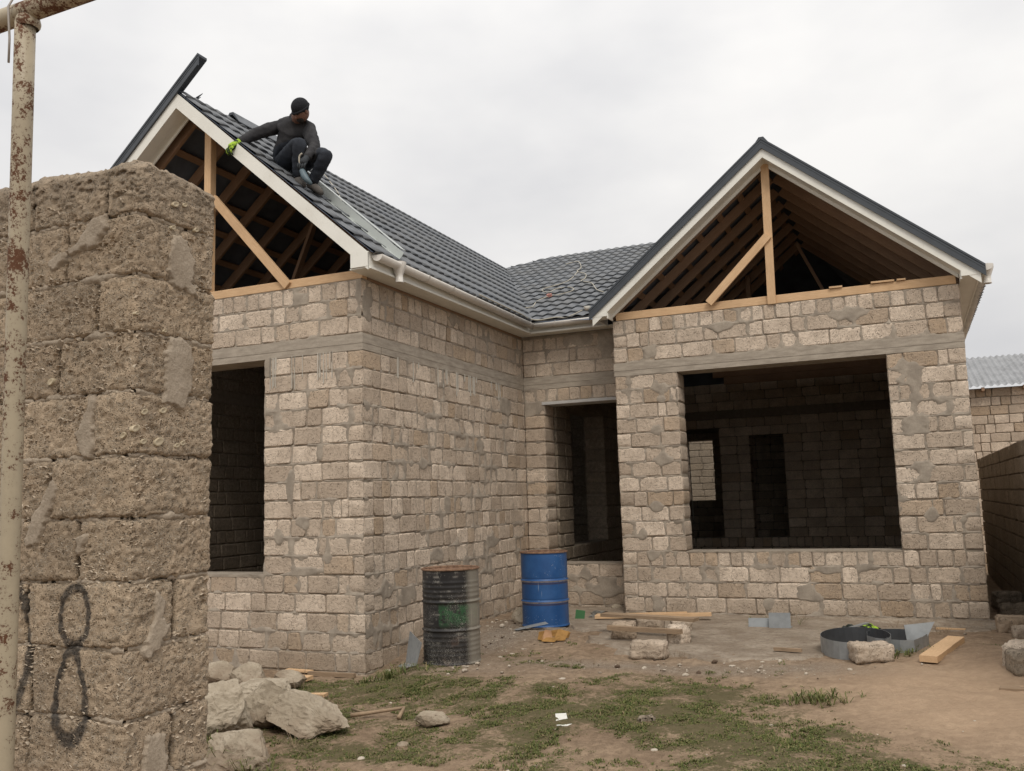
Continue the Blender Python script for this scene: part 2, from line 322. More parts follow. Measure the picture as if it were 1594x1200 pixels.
# concrete slab in front of the right wing
outl = [(.55, 4.4), (1.66, 4.42), (1.66, 3.85), (4.4, 3.85), (6.02, 3.84), (6.06, 3.45), (5.5, 3.1), (5.0, 2.7), (4.75, 2.2), (4.55, 1.6), (4.45, 1.0), (4.0, .75), (3.5, .62), (3.1, .75), (2.8, .62), (2.5, .85), (2.2, 1.2), (1.9, 1.5), (1.75, 2.0), (1.45, 2.3), (1.15, 2.75), (.95, 3.4), (.6, 3.9)]
pts = []
for i, (x, y) in enumerate(outl):
    x2, y2 = outl[(i+1) % len(outl)]; n = max(1, int(math.hypot(x2-x, y2-y)/.07)) if i > 4 else 1
    for k in range(n):
        f = k/n; q = Vector((x+(x2-x)*f, y+(y2-y)*f, 0)); w = .07*noise.fractal(q*5, 1, 2, 3) if i > 4 else 0
        pts.append((q.x+w, q.y+w*.8, 0))
bm = bmesh.new(); f = bm.faces.new([bm.verts.new(p) for p in pts])
bmesh.ops.triangulate(bm, faces=bm.faces)
for it in range(4): bmesh.ops.subdivide_edges(bm, edges=[e for e in bm.edges if e.calc_length() > .12], cuts=1, use_grid_fill=True); bmesh.ops.triangulate(bm, faces=[f for f in bm.faces if len(f.verts) > 4])
bnd = {v for e in bm.edges if e.is_boundary for v in e.verts}
for v in bm.verts: v.co.z = gz(v.co.x, v.co.y)+.020+.006*noise.fractal(v.co*2.5, 1, 2, 3)-(.045 if v in bnd else 0)
me = bpy.data.meshes.new('concrete_slab'); bm.to_mesh(me); bm.free(); me.materials.append(MSL)
me.polygons.foreach_set('use_smooth', [True]*len(me.polygons)); so = link('concrete_slab', me); so['kind'] = 'structure'

# ------------------------------------------------------------------ stone blocks
def block_mesh(name, L_, D, H, mat, seed, res=.05, rd=.008, amp=.004, chip=.0, top_round=0):
    """a rough sawn block, x 0..L, y 0..D (y=0 is the face), z 0..H"""
    nx_, ny_, nz_ = max(2, round(L_/res)), max(2, round(D/res/1.3)), max(2, round(H/res))
    ids = {}; vs = []; fs = []
    sv = Vector((seed*3.7, seed*1.3, seed*9.1))
    cr_ = random.Random(int(seed*7)); RC = [cr_.choice((.004, .008, .014, .022, .034)) for _ in range(4)]
    nx_ += 4; nz_ += 4; ny_ += 3; e1 = rd*.7; e2 = rd*2.2
    def at(t, n, l): return 0 if t == 0 else l if t == n else e1 if t == 1 else l-e1 if t == n-1 else e2+(l-2*e2)*(t-2)/(n-4)
    def V(i, j, k):
        key = (i, j, k)
        if key in ids: return ids[key]
        p = Vector((at(i, nx_, L_), at(j, ny_, D), at(k, nz_, H))); b_ = rd*.55
        if sum((i in (0, nx_), j in (0, ny_), k in (0, nz_))) >= 2: p += Vector((((i == 0)-(i == nx_))*b_, ((j == 0)-(j == ny_))*b_, ((k == 0)-(k == nz_))*b_))
        for ci in range(4):
            dx, dz = (p.x, L_-p.x)[ci & 1], (p.z, H-p.z)[ci >> 1]; o_ = RC[ci]-max(0, dx)-max(0, dz)
            if o_ > 0: p.x += o_*.5*(1, -1)[ci & 1]; p.z += o_*.5*(1, -1)[ci >> 1]
        q = p+sv
        nrm = (p-Vector((L_/2, D/2, H/2)))
        nrm = Vector((0, 0, 0))
        if i in (0, nx_): nrm.x = -1 if i == 0 else 1
        if j in (0, ny_): nrm.y = -1 if j == 0 else 1
        if k in (0, nz_): nrm.z = -1 if k == 0 else 1
        nrm.normalize()
        a = noise.fractal(q*9, 1., 2., 3)*amp+(noise.noise(q*40)*amp*.5)
        p += nrm*a
        if sum((i in (0, nx_), j in (0, ny_), k in (0, nz_))) >= 2:
            e = noise.noise(q*13+Vector((5, 5, 5))); p -= nrm*max(0, e-.1)*max(rd, .012)*2.2
        ids[key] = len(vs); vs.append(p); return ids[key]
    for k in range(nz_):
        for i in range(nx_):
            fs.append((V(i, 0, k), V(i+1, 0, k), V(i+1, 0, k+1), V(i, 0, k+1))); fs.append((V(i, ny_, k), V(i, ny_, k+1), V(i+1, ny_, k+1), V(i+1, ny_, k)))
        for j in range(ny_):
            fs.append((V(0, j, k), V(0, j, k+1), V(0, j+1, k+1), V(0, j+1, k))); fs.append((V(nx_, j, k), V(nx_, j+1, k), V(nx_, j+1, k+1), V(nx_, j, k+1)))
    for i in range(nx_):
        for j in range(ny_):
            fs.append((V(i, j, 0), V(i, j+1, 0), V(i+1, j+1, 0), V(i+1, j, 0))); fs.append((V(i, j, nz_), V(i+1, j, nz_), V(i+1, j+1, nz_), V(i, j+1, nz_)))
    me = bpy.data.meshes.new(name); me.from_pydata(vs, [], fs); me.materials.append(mat)
    me.polygons.foreach_set('use_smooth', [True]*len(me.polygons)); me.update(); return me
POOL = {}
def pool(mat, L_):
    key = (mat.name, .39 if L_ > .32 else .27 if L_ > .21 else .17)
    if key not in POOL: POOL[key] = [block_mesh('stone_block', key[1], .19, .19, mat, 11*i+key[1]*100, .055 if mat is MS else .2) for i in range(9)]
    return R.choice(POOL[key]), key[1]
def cut(spans, a, b):
    r = []
    for x0, x1 in spans:
        if b <= x0 or a >= x1: r.append((x0, x1)); continue
        if a > x0: r.append((x0, a))
        if b < x1: r.append((b, x1))
    return r
class Wall:
    """courses of blocks on the plane through o along d (unit), outward normal n; blocks listed as (mesh, matrix, size)"""
    def __init__(s, o, d, n, mat=MS, th=.38, gap=.009):
        s.cs = []; s.pt = []
        s.o, s.d, s.n, s.mat, s.th, s.gap = Vector(o), Vector(d), Vector(n), mat, th, gap
        s.F = Matrix(((s.d.x, -s.n.x, 0, s.o.x), (s.d.y, -s.n.y, 0, s.o.y), (0, 0, 1, s.o.z), (0, 0, 0, 1)))
        s.bl = []; s.back = MB(); s.sm = MB()
    def course(s, spans, z0, z1, mode='M', deep=()):
        s.cs.append((z0, z1, []))
        for (a, b) in spans:
            if b-a < .03: continue
            s.cs[-1][2].append([a, b, [a]])
            s.back.box(a+.014, b-.014, .028, s.th, z0, z1, s.F)
            x = a
            while x < b-1e-4:
                ln = {'H': R.uniform(.145, .20), 'L': R.uniform(.36, .40), 'M': R.choice((.39, .39, .40, .39, .37, .38, .19, .2, .28, .12)), 'S': R.choice((.39, .36, .2, .18, .2, .12, .3, .19))}[mode]
                ln *= R.uniform(.95, 1.05)
                if b-(x+ln) < .09: ln = b-x
                if ln > .45: ln = ln/2
                g = s.gap*R.uniform(.8, 1.5); x0, x1 = x+(g/2 if x > a else 0), x+ln-(g/2 if x+ln < b-1e-4 else 0)
                me, L0 = pool(s.mat, x1-x0); g2 = s.gap*R.uniform(.8, 1.4)
                dd = s.th/.19 if ((x == a and a in deep) or (x+ln >= b-1e-4 and b in deep)) else 1.
                zz0, zz1 = z0+g2*R.uniform(.3, .7), z1-g2*R.uniform(.3, .7)
                M = s.F@Matrix.Translation((x0, R.uniform(-.003, .005), zz0))@Matrix.Rotation(R.uniform(-.012, .012), 4, 'Y')@Matrix.Diagonal((max(.02, x1-x0)/L0, dd, (zz1-zz0)/.19, 1))
                if R.random() < .5: M = M@Matrix.Translation((L0/2, 0, .095))@Matrix.Rotation(math.pi, 4, 'Y')@Matrix.Translation((-L0/2, 0, -.095))
                s.bl.append((me, M, (x1-x0)*(zz1-zz0), s.F@Vector(((x0+x1)/2, 0, (z0+z1)/2)), s.n)); x += ln
                s.cs[-1][2][-1][2].append(x)
    def field(s, se, res=.016):
        mb = MB(); nf = noise.noise; v3 = Vector
        for z0, z1, spans in s.cs:
            nz_ = max(2, round((z1-z0)/res))
            for a, b, js in spans:
                nx_ = max(2, round((b-a-.012)/res)); vs = []; ji = 0
                for i in range(nx_+1):
                    x = a+.006+(b-a-.012)*i/nx_; dx = min(abs(x-j) for j in js)
                    for k in range(nz_+1):
                        z = z0+(z1-z0)*k/nz_; dd = min(dx, z-z0, z1-z); q = v3((x+se, z, se))
                        h = -.0035+.022*nf(q*3.1)+.012*nf(q*11)+.007*nf(q*37)-.34*dd
                        h += .030*max(0, nf(q*1.7+v3((7, 3, 1)))-.3)
                        for (px, pz, pa_, pb_) in s.pt:
                            e = ((x-px)/pa_)**2+((z-pz)/pb_)**2
                            if e < 2.2: h += .045*max(0, 1.15-e+.5*nf(q*9))*(1 if dd < .2 else 0)
                        h = min(h, .006+.003*nf(q*21)); h = max(h, -.024)
                        vs.append(s.F@v3((x, -h, z)))
                m_ = nz_+1; mb.add(vs, [(i*m_+k, (i+1)*m_+k, (i+1)*m_+k+1, i*m_+k+1) for i in range(nx_) for k in range(nz_)])
        return mb
    def smear(s, x, z, w, h, th=.007):
        n = 20; se = R.random()*50; ring = []
        for k in range(n):
            t = 2*math.pi*k/n; q = 1+.4*noise.noise(Vector((math.cos(t)*1.5+se, math.sin(t)*1.5, 0)))+R.uniform(-.16, .16)
            sx, sz = abs(math.cos(t))**.7*math.copysign(1, math.cos(t)), abs(math.sin(t))**.7*math.copysign(1, math.sin(t))
            ring.append((x+sx*w*q, z+sz*h*q))
        vs = [s.F@Vector((a, .009, b)) for a, b in ring]+[s.F@Vector((x+(a-x)*.85, -th*.8, z+(b-z)*.85)) for a, b in ring]+[s.F@Vector((x+(a-x)*.4, -th+R.uniform(-.003, .002), z+(b-z)*.4)) for a, b in ring]+[s.F@Vector((x, -th, z))]
        s.sm.add(vs, [(k, (k+1) % n, n+(k+1) % n, n+k) for k in range(n)]+[(n+k, n+(k+1) % n, 2*n+(k+1) % n, 2*n+k) for k in range(n)]+[(2*n+k, 2*n+(k+1) % n, 3*n) for k in range(n)])
def place_blocks(bl, parent, name='stone_block'):
    for me, M, *_ in bl: link(name, me, parent, M)
def join_blocks(bl, parent, mat, name='stone_block'):
    vs = []; fs = []; cache = {}
    for me, M, *_ in bl:
        if me.name not in cache: cache[me.name] = ([Vector(v.co) for v in me.vertices], [tuple(p.vertices) for p in me.polygons])
        v0, f0 = cache[me.name]; b = len(vs); vs += [M@v for v in v0]; fs += [tuple(b+i for i in f) for f in f0]
    me = bpy.data.meshes.new(name); me.from_pydata(vs, [], fs); me.materials.append(mat); me.polygons.foreach_set('use_smooth', [True]*len(me.polygons)); me.update()
    bmx = bmesh.new(); bmx.from_mesh(me); bmesh.ops.recalc_face_normals(bmx, faces=bmx.faces); bmx.to_mesh(me); bmx.free()
    o = link(name, me, parent); o['kind'] = 'stuff'; return o

# ------------------------------------------------------------------ THE HOUSE
house = thing('house', 'unfinished single storey limestone block house with two open gables and graphite tiled roof', 'house', (.8, 4, -.25))
ZB, ZT, ZW = 3.2, 3.384, 3.984      # band bottom, band top, wall top
XR1, XR2, YR, YI = 1.655, 6.04, 3.826, 4.482
low = [-.2+.2*i for i in range(18)]; low[-1] = 3.2
walls = []
def courses(): return [(low[i], low[i+1]) for i in range(17)]+[(ZT, ZT+.2), (ZT+.2, ZT+.4), (ZT+.4, ZW)]
DEPTH = .19
# left wing front (plane y=0), blocks run to the corner x=0 on even courses
def build_wall(o, d, n, xa, xb, opens, first=0, corner_a=None, corner_b=None, mode=None, z_from=-.4, name='wall', mat=MS, th=.38, top=ZW):
    w = Wall(o, d, n, mat, th)
    allc = [(z_from, -.2)] if z_from < -.2 else []
    allc += courses()
    for ci, (z0, z1) in enumerate(allc):
        if z1 > top+.01: continue
        even = ci % 2 == 0; a, b = xa, xb
        if corner_a is not None and (even != corner_a): a = xa+DEPTH+.004
        if corner_b is not None and (even != corner_b): b = xb-DEPTH-.004
        sp = [(a, b)]; deep = set()
        for (p, q, r, t) in opens:
            if z0 >= r-.02 and z1 <= t+.02: sp = cut(sp, p, q); deep |= {p, q}
        md = mode(z0, z1) if mode else 'M'
        w.course(sp, z0, z1, md, deep)
        for q in w.cs[-1][2]:
            if a > xa and abs(q[0]-a) < 1e-6: q[0] = xa
            if b < xb and abs(q[1]-b) < 1e-6: q[1] = xb; q[2].append(b)
    return w
md_front = lambda a, b: 'H' if a > ZT+.35 else 'M'
wf = build_wall((-4.9, 0, 0), (1, 0, 0), (0, -1, 0), 0, 4.9, [(1.15, 3.59, .8, ZB)], corner_b=True, mode=lambda a, b: 'H' if a > ZT+.35 else 'M', z_from=-.5)
ws = build_wall((0, 0, 0), (0, 1, 0), (1, 0, 0), 0, YI+.19, [], corner_a=False, mode=lambda a, b: 'H' if a > ZT+.35 else 'S', z_from=-.5)
wrc = build_wall((0.004, YI, 0), (1, 0, 0), (0, -1, 0), 0, 2.0, [(.33, 2.0, .6, 3.0)], mode=lambda a, b: 'H' if (a > ZT+.35 or 2.95 < a < 3.1) else 'M')
wr = build_wall((XR1, YR, 0), (1, 0, 0), (0, -1, 0), 0, XR2-XR1, [(2.535-XR1, 5.155-XR1, .8, ZB)], corner_a=True, corner_b=True, mode=lambda a, b: 'H' if (a > ZT+.35 or (.55 < a < .7)) else 'M')
wrs = build_wall((XR1, 5.6, 0), (0, -1, 0), (-1, 0, 0), 0, 5.6-YR, [], corner_b=False, mode=lambda a, b: 'M')
wre = build_wall((XR2, YR, 0), (0, 1, 0), (1, 0, 0), 0, 12.4, [], corner_a=False, mode=lambda a, b: 'L')
wl = build_wall((-4.9, 16.2, 0), (0, -1, 0), (-1, 0, 0), 0, 16.2, [], mode=lambda a, b: 'L')
# interior faces
wi = []
wi.append(build_wall((-4.5, .4, 0), (0, 1, 0), (1, 0, 0), 0, 9.0, [], mat=MS, th=.2))
wi.append(build_wall((.36, 4.9, 0), (0, 1, 0), (1, 0, 0), 0, 4.6, [(.65, 2.4, .8, 3.0)], mat=MS, th=.38))
wi.append(build_wall((-2.4, 12.0, 0), (1, 0, 0), (0, -1, 0), 0, 8.1, [(3.08, 3.92, .6, 3.0), (4.57, 5.29, .6, 2.8)], mat=MS, th=.38, mode=lambda a, b: 'H' if .35 < a < .5 else 'L'))
wi.append(build_wall((-4.5, 9.6, 0), (1, 0, 0), (0, -1, 0), 0, 4.7, [], mat=MS, th=.2, mode=lambda a, b: 'L'))
wi.append(build_wall((5.655, 12.0, 0), (0, -1, 0), (-1, 0, 0), 0, 7.7, [], mat=MS, th=.2, mode=lambda a, b: 'L'))
wi.append(build_wall((-4.9, 16.2, 0), (1, 0, 0), (0, -1, 0), 0, 10.9, [(4.74, 5.45, 1.4, 3.0)], mat=MS, th=.38, mode=lambda a, b: 'L'))
outer = [('front_wall', wf), ('side_wall', ws), ('recess_wall', wrc), ('front_wall', wr), ('side_wall', wrs), ('side_wall', wre), ('side_wall', wl)]
for x, z, a, b in ((3.72, 2.98, .20, .20), (3.80, 2.75, .09, .22), (3.78, 1.75, .17, .16), (3.72, 2.3, .16, .10), (3.85, 1.2, .09, .12), (.62, 2.95, .12, .16), (.55, 2.45, .07, .10), (.62, 2.02, .14, .10), (.5, 1.4, .10, .1), (.3, 1.05, .07, .09), (.42, .75, .09, .08), (.45, .12, .09, .12), (1.9, .12, .12, .08), (2.6, .55, .2, .06), (3.1, 3.75, .25, .1), (1.5, 3.75, .2, .08), (.5, 3.5, .12, .09), (2.4, .28, .22, .1)): wr.pt.append((x, z, a, b))
for x, z, a, b in ((4.86, 3.8, .05, .30), (4.1, 3.85, .10, .08), (3.95, 1.75, .06, .2), (4.1, 1.35, .12, .08), (4.45, 1.0, .05, .12), (4.2, .85, .2, .05), (3.8, 1.2, .06, .1), (3.65, 3.1, .06, .12), (4.35, 2.1, .05, .09)): wf.pt.append((x, z, a, b))
for x, z, a, b in ((.12, 3.75, .10, .28), (.45, .62, .12, .12), (.9, .5, .2, .1), (1.6, .9, .2, .1), (2.4, .6, .25, .15), (3.2, 1.0, .2, .12), (1.3, 2.0, .12, .08), (2.9, 2.3, .15, .07), (1.9, 1.5, .12, .1), (3.8, 2.9, .2, .15), (2.2, 3.9, .2, .08)): ws.pt.append((x, z, a, b))
for x, z, a, b in ((.9, 3.9, .3, .1), (1.4, 3.8, .2, .2), (.15, 2.9, .2, .1), (1.2, .25, .35, .15), (.9, .45, .1, .1)): wrc.pt.append((x, z, a, b))
# the blocks that show largest are single sub-parts
cand = []
for wi_, (nm, w) in enumerate(outer):
    for b in w.bl:
        u, v, z = proj(b[3]); vis = 318 < u < 1594 and 0 < v < 1070 and (CAM-b[3]).dot(b[4]) > 0 and nm != 'x'
        if wi_ >= 4: vis = False
        ar = b[2]*(CAM-b[3]).normalized().dot(b[4])/(z*z)*1408**2 if vis else 0
        cand.append((ar, wi_, b))
cand.sort(key=lambda t: -t[0]); top = {id(t[2]) for t in cand[:298]}
rest = []
for wi_, (nm, w) in enumerate(outer):
    wo = part(nm, w.back, MM, house)
    for b in w.bl:
        if id(b) in top: link('stone_block', b[0], wo, b[1])
        else: rest.append(b)
    if wi_ < 4: part('mortar', w.field(wi_*7.3), MMG, wo, True, kind='stuff')
join_blocks(rest, house, MS)
allin = [b for q, w in enumerate(wi) for b in w.bl if q not in (0, 1, 3)]; allin2 = [b for q, w in enumerate(wi) for b in w.bl if q in (0, 1, 3)]
for w in wi: part('inner_wall', w.back, MMF, house)
join_blocks(allin, house, MS, 'inner_stone_block'); join_blocks(allin2, house, MSD, 'inner_stone_block')  # left wing and vestibule blocks: indoor shade put into the darker stone colour
# concrete band with formwork line (two boards) and wall pier ends
def band(x0, x1, y0, y1, nm='concrete_band'):
    mb = MB(); mb.box(x0, x1, y0, y1, ZB+.075, ZT); mb.box(x0+.003, x1-.003, y0+.004, y1-.004, ZB+.0, ZB+.0745)
    return part(nm, mb, MC, house)
band(-4.9, .006, -.006, .38); band(-.374, .0061, .3805, YI+.38); band(.0065, 2.04, YI-.006, YI+.376)
band(XR1-.006, XR2+.006, YR-.007, YR+.38); band(XR1-.0061, XR1+.38, YR+.3805, YI-.0065); band(XR2-.38, XR2+.0061, YR+.3805, 16.2)
mb = MB(); mb.box(-4.7, -4.5, .385, 16, ZB, ZT+.001); mb.box(.355, .74, YI+.385, 9.5, ZB, ZT+.001); mb.box(-4.49, .35, 9.59, 9.98, ZB, ZT+.001); mb.box(-2.4, 5.7, 11.99, 12.38, ZB, ZT+.001); mb.box(-4.89, 5.65, 16.19, 16.58, ZB, ZT+.001)
part('concrete_band', mb, MMF, house)
mb = MB(); mb.box(-.38, -.012, .39, YI+.2, ZW-.001, 4.019); mb.box(-.011, 2.0, YI+.012, YI+.38, ZW-.001, 4.019); mb.box(6.0-.34, XR2-.012, YR+.39, 16.2, ZW-.001, 4.019); part('mortar_bed', mb, MM, house)
mb = MB()
for k in range(26):                      # cement drips below the band
    x = R.uniform(-1.28, -.35) if k < 18 else R.uniform(.6, 1.6); h = R.uniform(.08, .38); wv = R.uniform(.004, .010)
    if k < 18: mb.box(x, x+wv, -.009, .004, ZB-h, ZB+.01)
for k in range(22):
    y = R.uniform(.6, 3.6); h = R.uniform(.05, .3); mb.box(-.004, .009, y, y+R.uniform(.008, .02), ZB-h, ZB+.01)
part('cement_drip', mb, flat('cement_drip', (.50, .47, .41), .9), house, kind='stuff')
mb = MB(); mb.box(.30, 2.02, YI-.02, YI+.36, 2.955, 2.998); part('lintel', mb, flat('lintel_concrete', (.46, .45, .43), .8), house)
mb = MB(); mb.box(-3.75, -1.31, -.0, .38, .775, .802); mb.box(.335, 1.66, YI-.004, YI+.38, .585, .603); mb.box(2.535, 5.155, YR-.004, YR+.385, .785, .803)
part('window_sill', mb, MMG, house)
# foundation skirt in front of the right wing
mb = MB(); pr = [(YR-.02, -.005), (YR-.06, -.03), (YR-.16, -.12), (YR-.22, -.3), (YR+.1, -.3), (YR+.1, -.005)]
n = 60; vs = []
for i in range(n+1):
    x = XR1+.3+(XR2+.12-XR1-.3)*i/n; q = noise.noise(Vector((x*3, 0, 0)))*.03
    vs += [(x, y-(q if k in (1, 2, 3) else 0), z+q*.3*(k in (1, 2))) for k, (y, z) in enumerate(pr)]
mb.add(vs, [(i*6+k, i*6+(k+1) % 6, (i+1)*6+(k+1) % 6, (i+1)*6+k) for i in range(n) for k in range(6)]+[(0, 1, 2, 3, 4, 5), tuple(n*6+k for k in range(5, -1, -1))])
part('footing', mb, MSL, house, True)
# vertical interior strips: ceiling joists across the right room, floor debris skipped
# ---- timber: wall plates, king posts, braces, rafters, battens, ties
TL, TR_, TM = .87, .826, .45
XLr, ZLr = -2.447, 6.556           # left ridge
XRr, ZRr = 3.865, 6.10             # right ridge
def zl(x): return ZLr-TL*abs(x-XLr)
def zr(x): return ZRr-TR_*abs(x-XRr)
def zm(y): return 4.2+TM*(y-4.26)
def beam(name, a, b, w, h, upv=(0, 0, 1), mat=MW, **k):
    a, b = Vector(a), Vector(b); d = b-a; X = d.normalized(); Y = Vector(upv).cross(X).normalized(); Z = X.cross(Y)
    M = Matrix(((X.x, Y.x, Z.x, a.x), (X.y, Y.y, Z.y, a.y), (X.z, Y.z, Z.z, a.z), (0, 0, 0, 1)))
    bmx = bmesh.new(); bmesh.ops.create_cube(bmx, size=1)
    for v in bmx.verts: v.co = Vector((v.co.x*d.length+d.length/2, v.co.y*w, v.co.z*h))
    bmesh.ops.bevel(bmx, geom=list(bmx.edges), offset=min(w, h)*.05, segments=1, affect='EDGES')
    me = bpy.data.meshes.new(name); bmx.to_mesh(me); bmx.free(); me.materials.append(mat)
    return link(name, me, house, M, **k)
WP = ZW+.006
beam('wall_plate', (-4.9, .06, WP+.05), (.0, .06, WP+.05), .1, .10)
beam('wall_plate', (XR1+.05, YR+.055, WP+.055), (XR2-.03, YR+.055, WP+.055), .09, .11)
beam('wall_plate', (-.06, .14, WP+.05), (-.06, YI, WP+.05), .1, .10, mat=MWR)
beam('king_post', (XLr+.26, .06, WP+.1), (XLr+.26, .06, 6.18), .10, .1, (0, 1, 0))
beam('brace', (-.98, .00, WP+.03), (-2.08, .00, 5.23), .1, .05, (0, 1, 0))
beam('brace', (-3.9, .00, WP+.03), (-2.45, .00, 5.23), .1, .05, (0, 1, 0))
beam('king_post', (3.835, YR-.012, WP-.01), (3.86, YR-.012, 5.88), .105, .04, (0, 1, 0))
beam('brace', (3.02, YR-.045, WP+.09), (3.85, YR-.045, 4.90), .105, .035, (0, 1, 0))
for (x0, zz, y) in ((XLr, ZLr, 0), (XRr, ZRr, YR)): pass
# rafters
for k in range(9):
    y = .14+.62*k
    if y < 4.3 or True:
        for s in (-1, 1):
            xe = XLr+s*2.62
            if s > 0 and y > 4.4: xe = XLr+max(.3, 2.62-(y-4.3)/1.93)
            beam('rafter', (XLr+s*.03, y, zl(XLr+s*.03)-.14), (xe, y, zl(xe)-.14), .05, .14, (0, 1, 0) if False else (0, 0, 1), MWR)
for k in range(8):
    y = YR+.16+.62*k
    for s in (-1, 1):
        xe = XRr+s*2.3
        beam('rafter', (XRr+s*.03, y, zr(XRr+s*.03)-.13), (xe, y, zr(xe)-.13), .05, .13, (0, 0, 1), MWR)
for s in (-1, 1):
    for j in range(8):
        x = XLr+s*(.16+.33*j); beam('batten', (x, -.0, zl(x)-.052), (x, 4.8, zl(x)-.052), .09, .03, (0, 0, 1) if False else (TL*s, 0, 1), MWR)
    for j in range(8):
        x = XRr+s*(.14+.3*j); beam('batten', (x, YR, zr(x)-.052), (x, 9.0, zr(x)-.052), .09, .03, (TR_*s, 0, 1), MWR)
for y in (4.9, 6.1, 7.3, 8.5, 9.7, 10.9): beam('ceiling_joist', (1.9, y, 3.9+(y == 6.1)*.01), (5.8, y, 3.9+(y == 6.1)*.01), .06, .15, (0, 0, 1), MWR)
for y in (1.3, 2.6, 3.9): beam('ceiling_joist', (-4.7, y, 4.06), (-.2, y, 4.06), .06, .14, (0, 0, 1), MWR)
beam('purlin_post', (3.0, 7.6, 4.0), (3.0, 7.6, 5.3), .08, .08, (0, 1, 0), MWR); beam('purlin_post', (2.99, 5.6, 3.98), (2.99, 5.6, 4.33), .07, .07, (0, 1, 0), MWG)
beam('strut', (2.75, 5.55, 4.0), (2.99, 5.55, 4.28), .05, .04, (0, 1, 0), MWG); beam('strut', (3.22, 5.55, 4.0), (3.0, 5.55, 4.28), .05, .04, (0, 1, 0), MWG)
beam('strut', (4.6, 7.0, 4.0), (3.9, 7.0, 5.6), .05, .1, (0, 1, 0), MWR); beam('strut', (-3.2, 2.6, 4.1), (-2.45, 2.6, 5.8), .05, .1, (0, 1, 0), MWR)
beam('strut', (-.9, 3.2, 4.1), (-.9, 3.2, 4.9), .05, .1, (0, 1, 0), MWR); beam('strut', (-.45, 2.2, 4.1), (-.85, 2.2, 4.8), .04, .06, (0, 1, 0), MWR)
for i, (x, ll) in enumerate(((4.55, .16), (5.2, .12), (5.35, .1), (5.05, .24))): beam('batten_offcut', (x, YR+.02, WP+.123+.001*i), (x+ll, YR+.03, WP+.123+.001*i), .08, .022)

# ---- roof decks (dark sheet seen from below) and tiles on top
roof = part('roof', MB().add([(XLr, -.24, ZLr), (XLr, 9.49, ZLr), (.28, 4.22, zl(.28)), (.28, -.24, zl(.28)), (-5.15, -.24, zl(-5.15)), (-5.15, 16.4, zl(-5.15))], [(0, 1, 2, 3), (0, 4, 5, 1)])
    .add([(.28, 4.22, zl(.28)), (XLr, 9.49, ZLr), (-1.56, 10.23, zm(10.23)), (3.9, 10.23, zm(10.23)), (XRr, 8.49, ZRr), (1.42, 4.0, zr(1.42))], [(0, 1, 2, 3, 4, 5)])
    .add([(XRr, YR-.22, ZRr), (XRr, 8.49, ZRr), (1.42, 4.0, zr(1.42)), (1.42, YR-.22, zr(1.42)), (6.31, YR-.22, zr(6.31)), (6.31, 8.6, zr(6.31)), ], [(0, 1, 2, 3), (0, 4, 5, 1)])
    .add([(-1.56, 10.23, zm(10.23)), (3.9, 10.23, zm(10.23)), (6.31, 16.5, 4.1), (-5.15, 16.4, zl(-5.15)), (XLr, 9.49, ZLr)], [(0, 1, 2, 3), (0, 3, 4)])
    .add([(XRr, 8.49, ZRr), (3.9, 10.23, zm(10.23)), (6.31, 16.5, 4.1), (6.31, 8.6, zr(6.31))], [(0, 1, 2, 3)]), MDK, house)
TP, TS = .187, .35
def tile_cell(nu=9, nv=3, lip=True):
    vs = []; fs = []
    def h(u, v):
        ph = u/TP; w = .5-.5*math.cos(2*math.pi*ph)
        return .006+.027*w**.8+.024*(1-v/TS)
    def vv(u, v):   # scalloped lower edge
        ph = u/TP; w = .5-.5*math.cos(2*math.pi*ph); return v-(.028*w if v < .02 else .028*w*(1-v/TS))
    cols = []
    for j in range(nv+1):
        v = TS*j/nv
        for i in range(nu+1):
            u = TP*i/nu; vs.append((u, vv(u, v)+(.0 if j < nv else .004), h(u, v)))
    for j in range(nv):
        for i in range(nu): fs.append((j*(nu+1)+i, j*(nu+1)+i+1, (j+1)*(nu+1)+i+1, (j+1)*(nu+1)+i))
    b = len(vs)
    for i in range(nu+1):
        u = TP*i/nu; vs.append((u, vv(u, 0)+.006, h(u, 0)-.03))
    for i in range(nu): fs.append((b+i, b+i+1, i+1, i))
    return vs, fs
tv, tf = tile_cell(); tme = bpy.data.meshes.new('roof_tile'); tme.from_pydata(tv, [], tf); tme.materials.append(MT)
for p in tme.polygons: p.use_smooth = p.index < 27
tcand = []; tstuff = MB()
